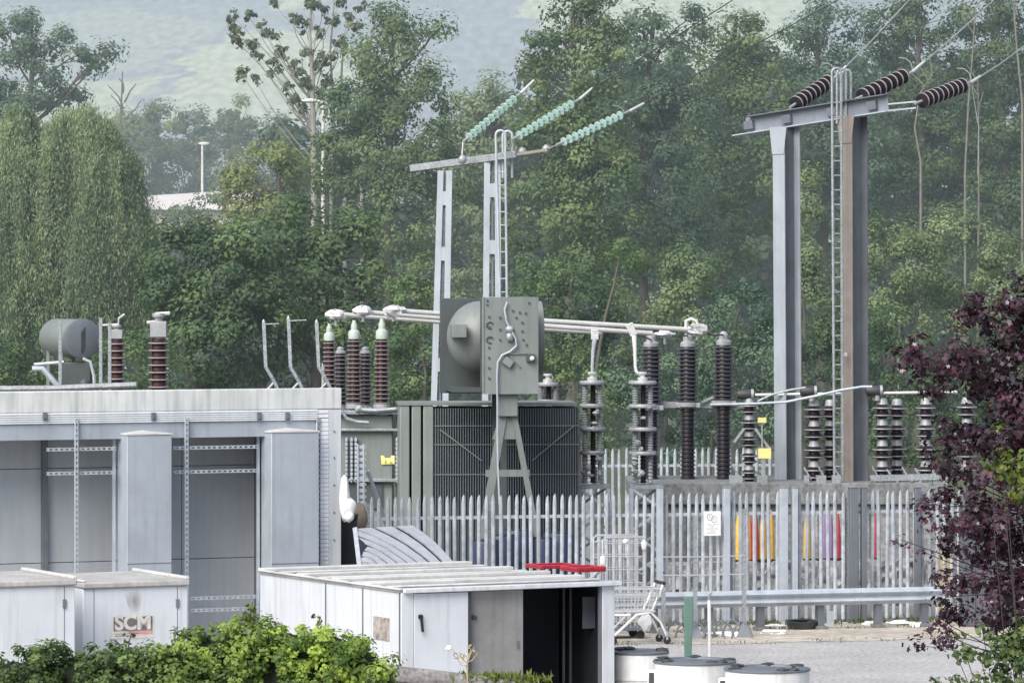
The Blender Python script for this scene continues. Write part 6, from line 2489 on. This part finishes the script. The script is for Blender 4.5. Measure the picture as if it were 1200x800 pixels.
# ================================================================ FOREGROUND PLANTS
def hedge():
    Y = 52.0
    prof = [(-40, 768), (0, 764), (30, 758), (65, 757), (100, 759), (140, 756), (170, 753), (200, 745), (230, 736), (260, 729), (290, 726), (320, 729), (350, 727), (380, 729), (405, 737), (425, 748), (440, 765), (452, 784)]
    t = thing('ivy_hedge', 'ivy-covered hedge along the lower left edge, brightest at its right end', 'hedge', G(200, Y))
    rg = random.Random(14)
    k = Y / F
    blobs, core = [], MB()
    for i in range(len(prof) - 1):
        (xa, ya), (xb, yb) = prof[i], prof[i + 1]
        for q in (0.25, .75):
            x, y = xa + (xb - xa) * q, ya + (yb - ya) * q
            for lay in range(3):
                yy = y + 17 + lay * 26 + rg.uniform(-4, 4)
                blobs.append((P(x + rg.uniform(-6, 6), yy, Y + rg.uniform(-.12, .12) - .10 * lay), 19 * k, .42, 18 * k))
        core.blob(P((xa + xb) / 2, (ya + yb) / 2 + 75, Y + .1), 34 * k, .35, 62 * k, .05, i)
    c0 = core.build('shade_core', MAT['hedge_core'], t)  # filler added behind the leaves; near-black colour stands in for inner shade
    C, N, S, T = clump_leaves(blobs, .046, 3500, .125, *GREENS['ivy'], 77, .6)
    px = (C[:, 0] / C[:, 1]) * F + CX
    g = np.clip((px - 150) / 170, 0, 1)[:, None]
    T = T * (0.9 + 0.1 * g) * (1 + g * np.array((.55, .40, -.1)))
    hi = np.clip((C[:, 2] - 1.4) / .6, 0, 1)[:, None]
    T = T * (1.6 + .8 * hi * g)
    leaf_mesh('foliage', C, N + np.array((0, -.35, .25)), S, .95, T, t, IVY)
    # upright young shoots
    mb = MB()
    for x, y0, y1 in ((292, 728, 705), (150, 755, 742), (372, 730, 722)):
        mb.tube([P(x, y0 + 6, Y), P(x + 2, (y0 + y1) / 2, Y), P(x + 4, y1, Y)], .008, 5)
    mb.build_each('shoot', MAT['bark'], t)
    bl = px_blobs([(294, 710, 6, 8), (290, 722, 9, 8), (151, 748, 7, 6), (374, 724, 6, 5)], Y, .8)
    C, N, S, T = clump_leaves(bl, .07, 900, .05, *GREENS['lime'], 5, .3)
    leaf_mesh('shoot_leaves', C, N, S, .8, T * .8, t, IVY)


hedge()

# weathered log rail with moss and dry plants
Y = 57.5
t = thing('log_rail', 'weathered grey log lying right of the ivy hedge below the cabinet doors', 'log', P(530, 800, Y))
mb = MB()
pts = [P(415, 785, Y), P(450, 788, Y), P(500, 793, Y), P(560, 800, Y), P(640, 811, Y), P(700, 818, Y)]
mb.tube(pts, [.10, .105, .11, .105, .10, .1], 14)
rl = random.Random(3)
for v in mb.v:
    v += Vector((rl.uniform(-.008, .008), rl.uniform(-.01, .01), rl.uniform(-.012, .012)))
mb.build('trunk', MAT['log'], t)
for px in (440, 560, 690):
    mb = MB()
    p_ = P(px, 800, Y)
    mb.tube([Vector((p_.x, Y, 0)), Vector((p_.x, Y, p_.z - .05))], .09, 10)
    mb.build('stake', MAT['log'], t)
tufts('moss_tufts', 'mossy grass growing on the log below the dull door', [P(px, 797 + random.Random(px).uniform(-2, 3), Y - .02) for px in range(545, 640, 5)], .16, 22, 'lime', 6)
for k, (x, y0, pts, lab) in enumerate(((548, 800, [(547, 780), (549, 765)], 'dry straw-coloured weed standing in front of the cabinet doors'), (705, 806, [(704, 800)], 'tiny green weed below the open cabinet bay'))):
    t = thing('dry_weed', lab, 'weed', P(x, y0, Y - .15), 'weeds by the log')
    mb = MB()
    mb.tube([P(x, y0, Y - .15)] + [P(a, b, Y - .15) for a, b in pts], .010, 5)
    if k == 0:
        for a, b in ((528, 759), (535, 770), (556, 757), (560, 764), (538, 764), (552, 760)):
            mb.tube([P(547, 780 - (b % 5), Y - .15), P((a + 547) / 2, b + 9, Y - .15), P(a, b, Y - .15)], .006, 5)
    mb.build('stem', MAT['dead'], t)
    if k == 0:
        bl = px_blobs([(545, 768, 11, 10), (556, 763, 7, 8), (534, 768, 7, 7), (548, 756, 4, 6)], Y - .15, 1)
        C, N, S, T = clump_leaves(bl, .05, 420, .05, (.32, .25, .10), (.55, .48, .28), 9, .1)
        leaf_mesh('dry_leaves', C, N, S, .5, T, t)
        mb = MB()
        mb.blob(P(526, 758.5, Y - .15), .04, .03, .03, .2, 1, 8, 6)
        mb.build('seed_head', MAT['cloth'], t)
    else:
        bl = px_blobs([(705, 799, 4, 4)], Y - .15, 1)
        C, N, S, T = clump_leaves(bl, .05, 700, .05, *GREENS['lime'], 9, .1)
        leaf_mesh('leaves', C, N, S, .6, T, t)


def maple():
    Y = 40.0
    t = thing('purple_maple', 'copper-purple maple filling the right edge, its twigs reaching over the guardrail', 'tree', G(1250, Y + .4))
    bl = [(1150, 368, 38, 26), (1190, 352, 30, 24), (1195, 400, 46, 46), (1112, 412, 44, 24), (1068, 408, 24, 15), (1050, 415, 10, 7), (1085, 430, 24, 14), (1160, 440, 46, 36), (1115, 452, 24, 15), (1195, 475, 40, 40), (1130, 500, 36, 16), (1165, 510, 40, 28),
          (1105, 520, 22, 14), (1100, 540, 18, 12), (1150, 550, 32, 18), (1195, 545, 30, 30), (1125, 560, 26, 12), (1086, 598, 12, 9), (1108, 590, 20, 14), (1140, 600, 40, 26), (1180, 610, 40, 40), (1058, 633, 5, 5), (1112, 630, 14, 10), (1150, 640, 34, 28), (1190, 660, 40, 36),
          (1098, 672, 8, 9), (1118, 678, 16, 9), (1128, 690, 20, 10), (1108, 700, 10, 9), (1160, 690, 28, 26), (1195, 705, 30, 28), (1090, 732, 8, 5), (1108, 728, 14, 8), (1130, 722, 22, 11), (1155, 728, 20, 12), (1118, 744, 18, 6), (1190, 745, 24, 22), (1080, 757, 10, 5), (1112, 757, 12, 6), (1190, 735, 20, 12), (1085, 648, 6, 5), (1230, 450, 50, 110), (1235, 620, 50, 90), (1250, 380, 60, 60), (1280, 520, 60, 120)]
    blobs = px_blobs(bl, Y, .9)
    rr = random.Random(4)
    blobs = [(c + Vector((0, rr.uniform(-.35, .45), 0)), a * 1.14, b * 1.1, d * 1.14) for c, a, b, d in blobs]
    mb = MB()
    tr = limb_path(G(1262, Y + .4), P(1235, 330, Y), .15, 8, 10)
    mb.tube(tr, [.09, .08, .075, .07, .06, .055, .045, .035, .025, .015], 9)
    for k, b in enumerate(blobs):
        c = Vector(b[0])
        s = min(tr[1:-1], key=lambda p: abs(p.z - (c.z - .25 * abs(c.x - p.x))))
        q = limb_path(s, c, .10, k, 7)
        mb.tube(q, [.012, .010, .008, .006, .005, .004, .003], 5)
    mb.build('trunk', MAT['bark_red'], t)
    C, N, S, T = clump_leaves(blobs, .056, 2000, .125, *GREENS['purple'], 51, .25)
    rg = np.random.default_rng(3)
    red = rg.random(len(T)) < .10
    T[red] = T[red] * np.array((1.7, .7, .8))
    pale = rg.random(len(T)) < .04
    T[pale] = np.array((.30, .26, .29)) * rg.uniform(.6, 1.2, (pale.sum(), 1))
    leaf_mesh('crown', C, N, S, .95, T, t, STAR, LEAF_PURPLE)


maple()
Y = 39.3
for k, (bl, lab, pal, leaf) in enumerate((
    ([(1188, 552, 26, 20), (1162, 545, 14, 10), (1196, 580, 18, 16), (1178, 534, 14, 8), (1172, 505, 8, 8), (1220, 560, 40, 50)], 'bright yellow-green leafy bush beside the purple maple', 'lime', .06),
    ([(1150, 768, 30, 14), (1185, 770, 34, 32), (1122, 764, 16, 8), (1130, 797, 30, 8), (1165, 795, 30, 14), (1094, 799, 16, 5), (1200, 750, 30, 30), (1165, 752, 20, 12), (1122, 742, 9, 5), (1149, 735, 9, 6), (1220, 790, 50, 50)], 'green shrub in the lower right corner under the maple twigs', 'mid', .055))):
    blobs = px_blobs(bl, Y, .9)
    t = thing('green_bush', lab, 'bush', G(1225, Y), 'green bushes at the lower right')
    mb = MB()
    for j, b in enumerate(blobs):
        mb.tube(limb_path(G(1235 + j * 2, Y, .4), Vector(b[0]), .12, j + k * 9, 7), [.009, .008, .007, .006, .005, .004, .003], 5)
    mb.build('stem', MAT['bark_red'], t)
    C, N, S, T = clump_leaves(blobs, leaf, 1500, .075, *GREENS[pal], 61 + k, .3)
    leaf_mesh('foliage', C, N, S, .75, T * (.85 if k == 0 else 1.4), t, IVY)
t = thing('white_dome', 'smooth white rounded lid poking up in the lower right corner', 'lid', P(1168, 812, 40.5))
mb = MB()
mb.lathe([(.24, -.5), (.24, -.06), (.2, .02), (.12, .07), (.03, .09)], P(1168, 806, 40.5), Z, 24)
mb.lathe([(.2, -P(1168, 806, 40.5).z), (.2, -.501)], P(1168, 806, 40.5), Z, 16)
mb.build('lid', MAT['white_plastic'], t)

HAZE = 0.0034
# ================================================================ LIGHT, HAZE, CAMERA
w = bpy.data.worlds.new('World')
SC.world = w
w.use_nodes = True
nt = w.node_tree
bg = nt.nodes['Background']
sky = nd(nt, 'ShaderNodeTexSky', sky_type='NISHITA')
sky.sun_disc = False
EL, AZ = 44.0, 212.0
sky.sun_elevation = R(EL)
sky.sun_rotation = R(AZ)
sky.air_density = 1.0
sky.dust_density = 3.0
sky.ozone_density = 1.0
nt.links.new(sky.outputs[0], bg.inputs['Color'])
bg.inputs['Strength'].default_value = 0.15
sl = bpy.data.lights.new('sun', 'SUN')
sl.energy = 4.3
sl.angle = R(48)
sl.color = (1.0, 0.96, 0.90)
so = bpy.data.objects.new('sun', sl)
COL.objects.link(so)
# sun_rotation turns clockwise from +Y seen from above
sd = Vector((math.sin(R(AZ)) * math.cos(R(EL)), math.cos(R(AZ)) * math.cos(R(EL)), math.sin(R(EL))))
so.rotation_euler = sd.to_track_quat('Z', 'Y').to_euler()
so.location = (0, 0, 60)

# thin summer haze: added block veiling the trees and beyond, leaving the yard clear
mb = MB()
mb.box((0, 98 + 165, 60), (900, 330, 120.02))
hz = bpy.data.materials.new('summer_haze')
hz.use_nodes = True
nt = hz.node_tree
nt.nodes.remove(nt.nodes['Principled BSDF'])
vs = nd(nt, 'ShaderNodeVolumeScatter')
vs.inputs['Color'].default_value = (0.74, 0.89, 1.0, 1)
vs.inputs['Density'].default_value = HAZE
vs.inputs['Anisotropy'].default_value = 0.2
nt.links.new(vs.outputs[0], nt.nodes['Material Output'].inputs['Volume'])
hzo = mb.build('haze', hz, smooth=False)
tag(hzo, kind='structure')

# a thing with only one mesh is that mesh
for r_ in [o for o in COL.objects if o.type == 'EMPTY' and o.parent is None]:
    ch = list(r_.children)
    if len(ch) == 1 and ch[0].type == 'MESH':
        c = ch[0]
        nm = r_.name
        c.parent = None
        c.location = r_.location
        for k_ in ('label', 'category', 'group', 'kind'):
            if k_ in r_:
                c[k_] = r_[k_]
        bpy.data.objects.remove(r_)
        c.name = nm

cd = bpy.data.cameras.new('camera')
cam = bpy.data.objects.new('camera', cd)
COL.objects.link(cam)
cam.location = (0, 0, H)
cam.rotation_euler = (R(90), 0, 0)
cd.sensor_width = 36
cd.lens = F / 1200 * 36
cd.shift_y = -(400 - YH) / 1200
cd.clip_start = 1
cd.clip_end = 8000
SC.camera = cam
SC.view_settings.view_transform = 'Standard'
SC.view_settings.look = 'None'
SC.view_settings.exposure = 0
SC.view_settings.gamma = 1
SC.cycles.use_denoising = True
SC.cycles.max_bounces = 6
SC.cycles.volume_bounces = 1
SC.cycles.diffuse_bounces = 3
SC.cycles.transparent_max_bounces = 12
SC.render.engine = 'CYCLES'
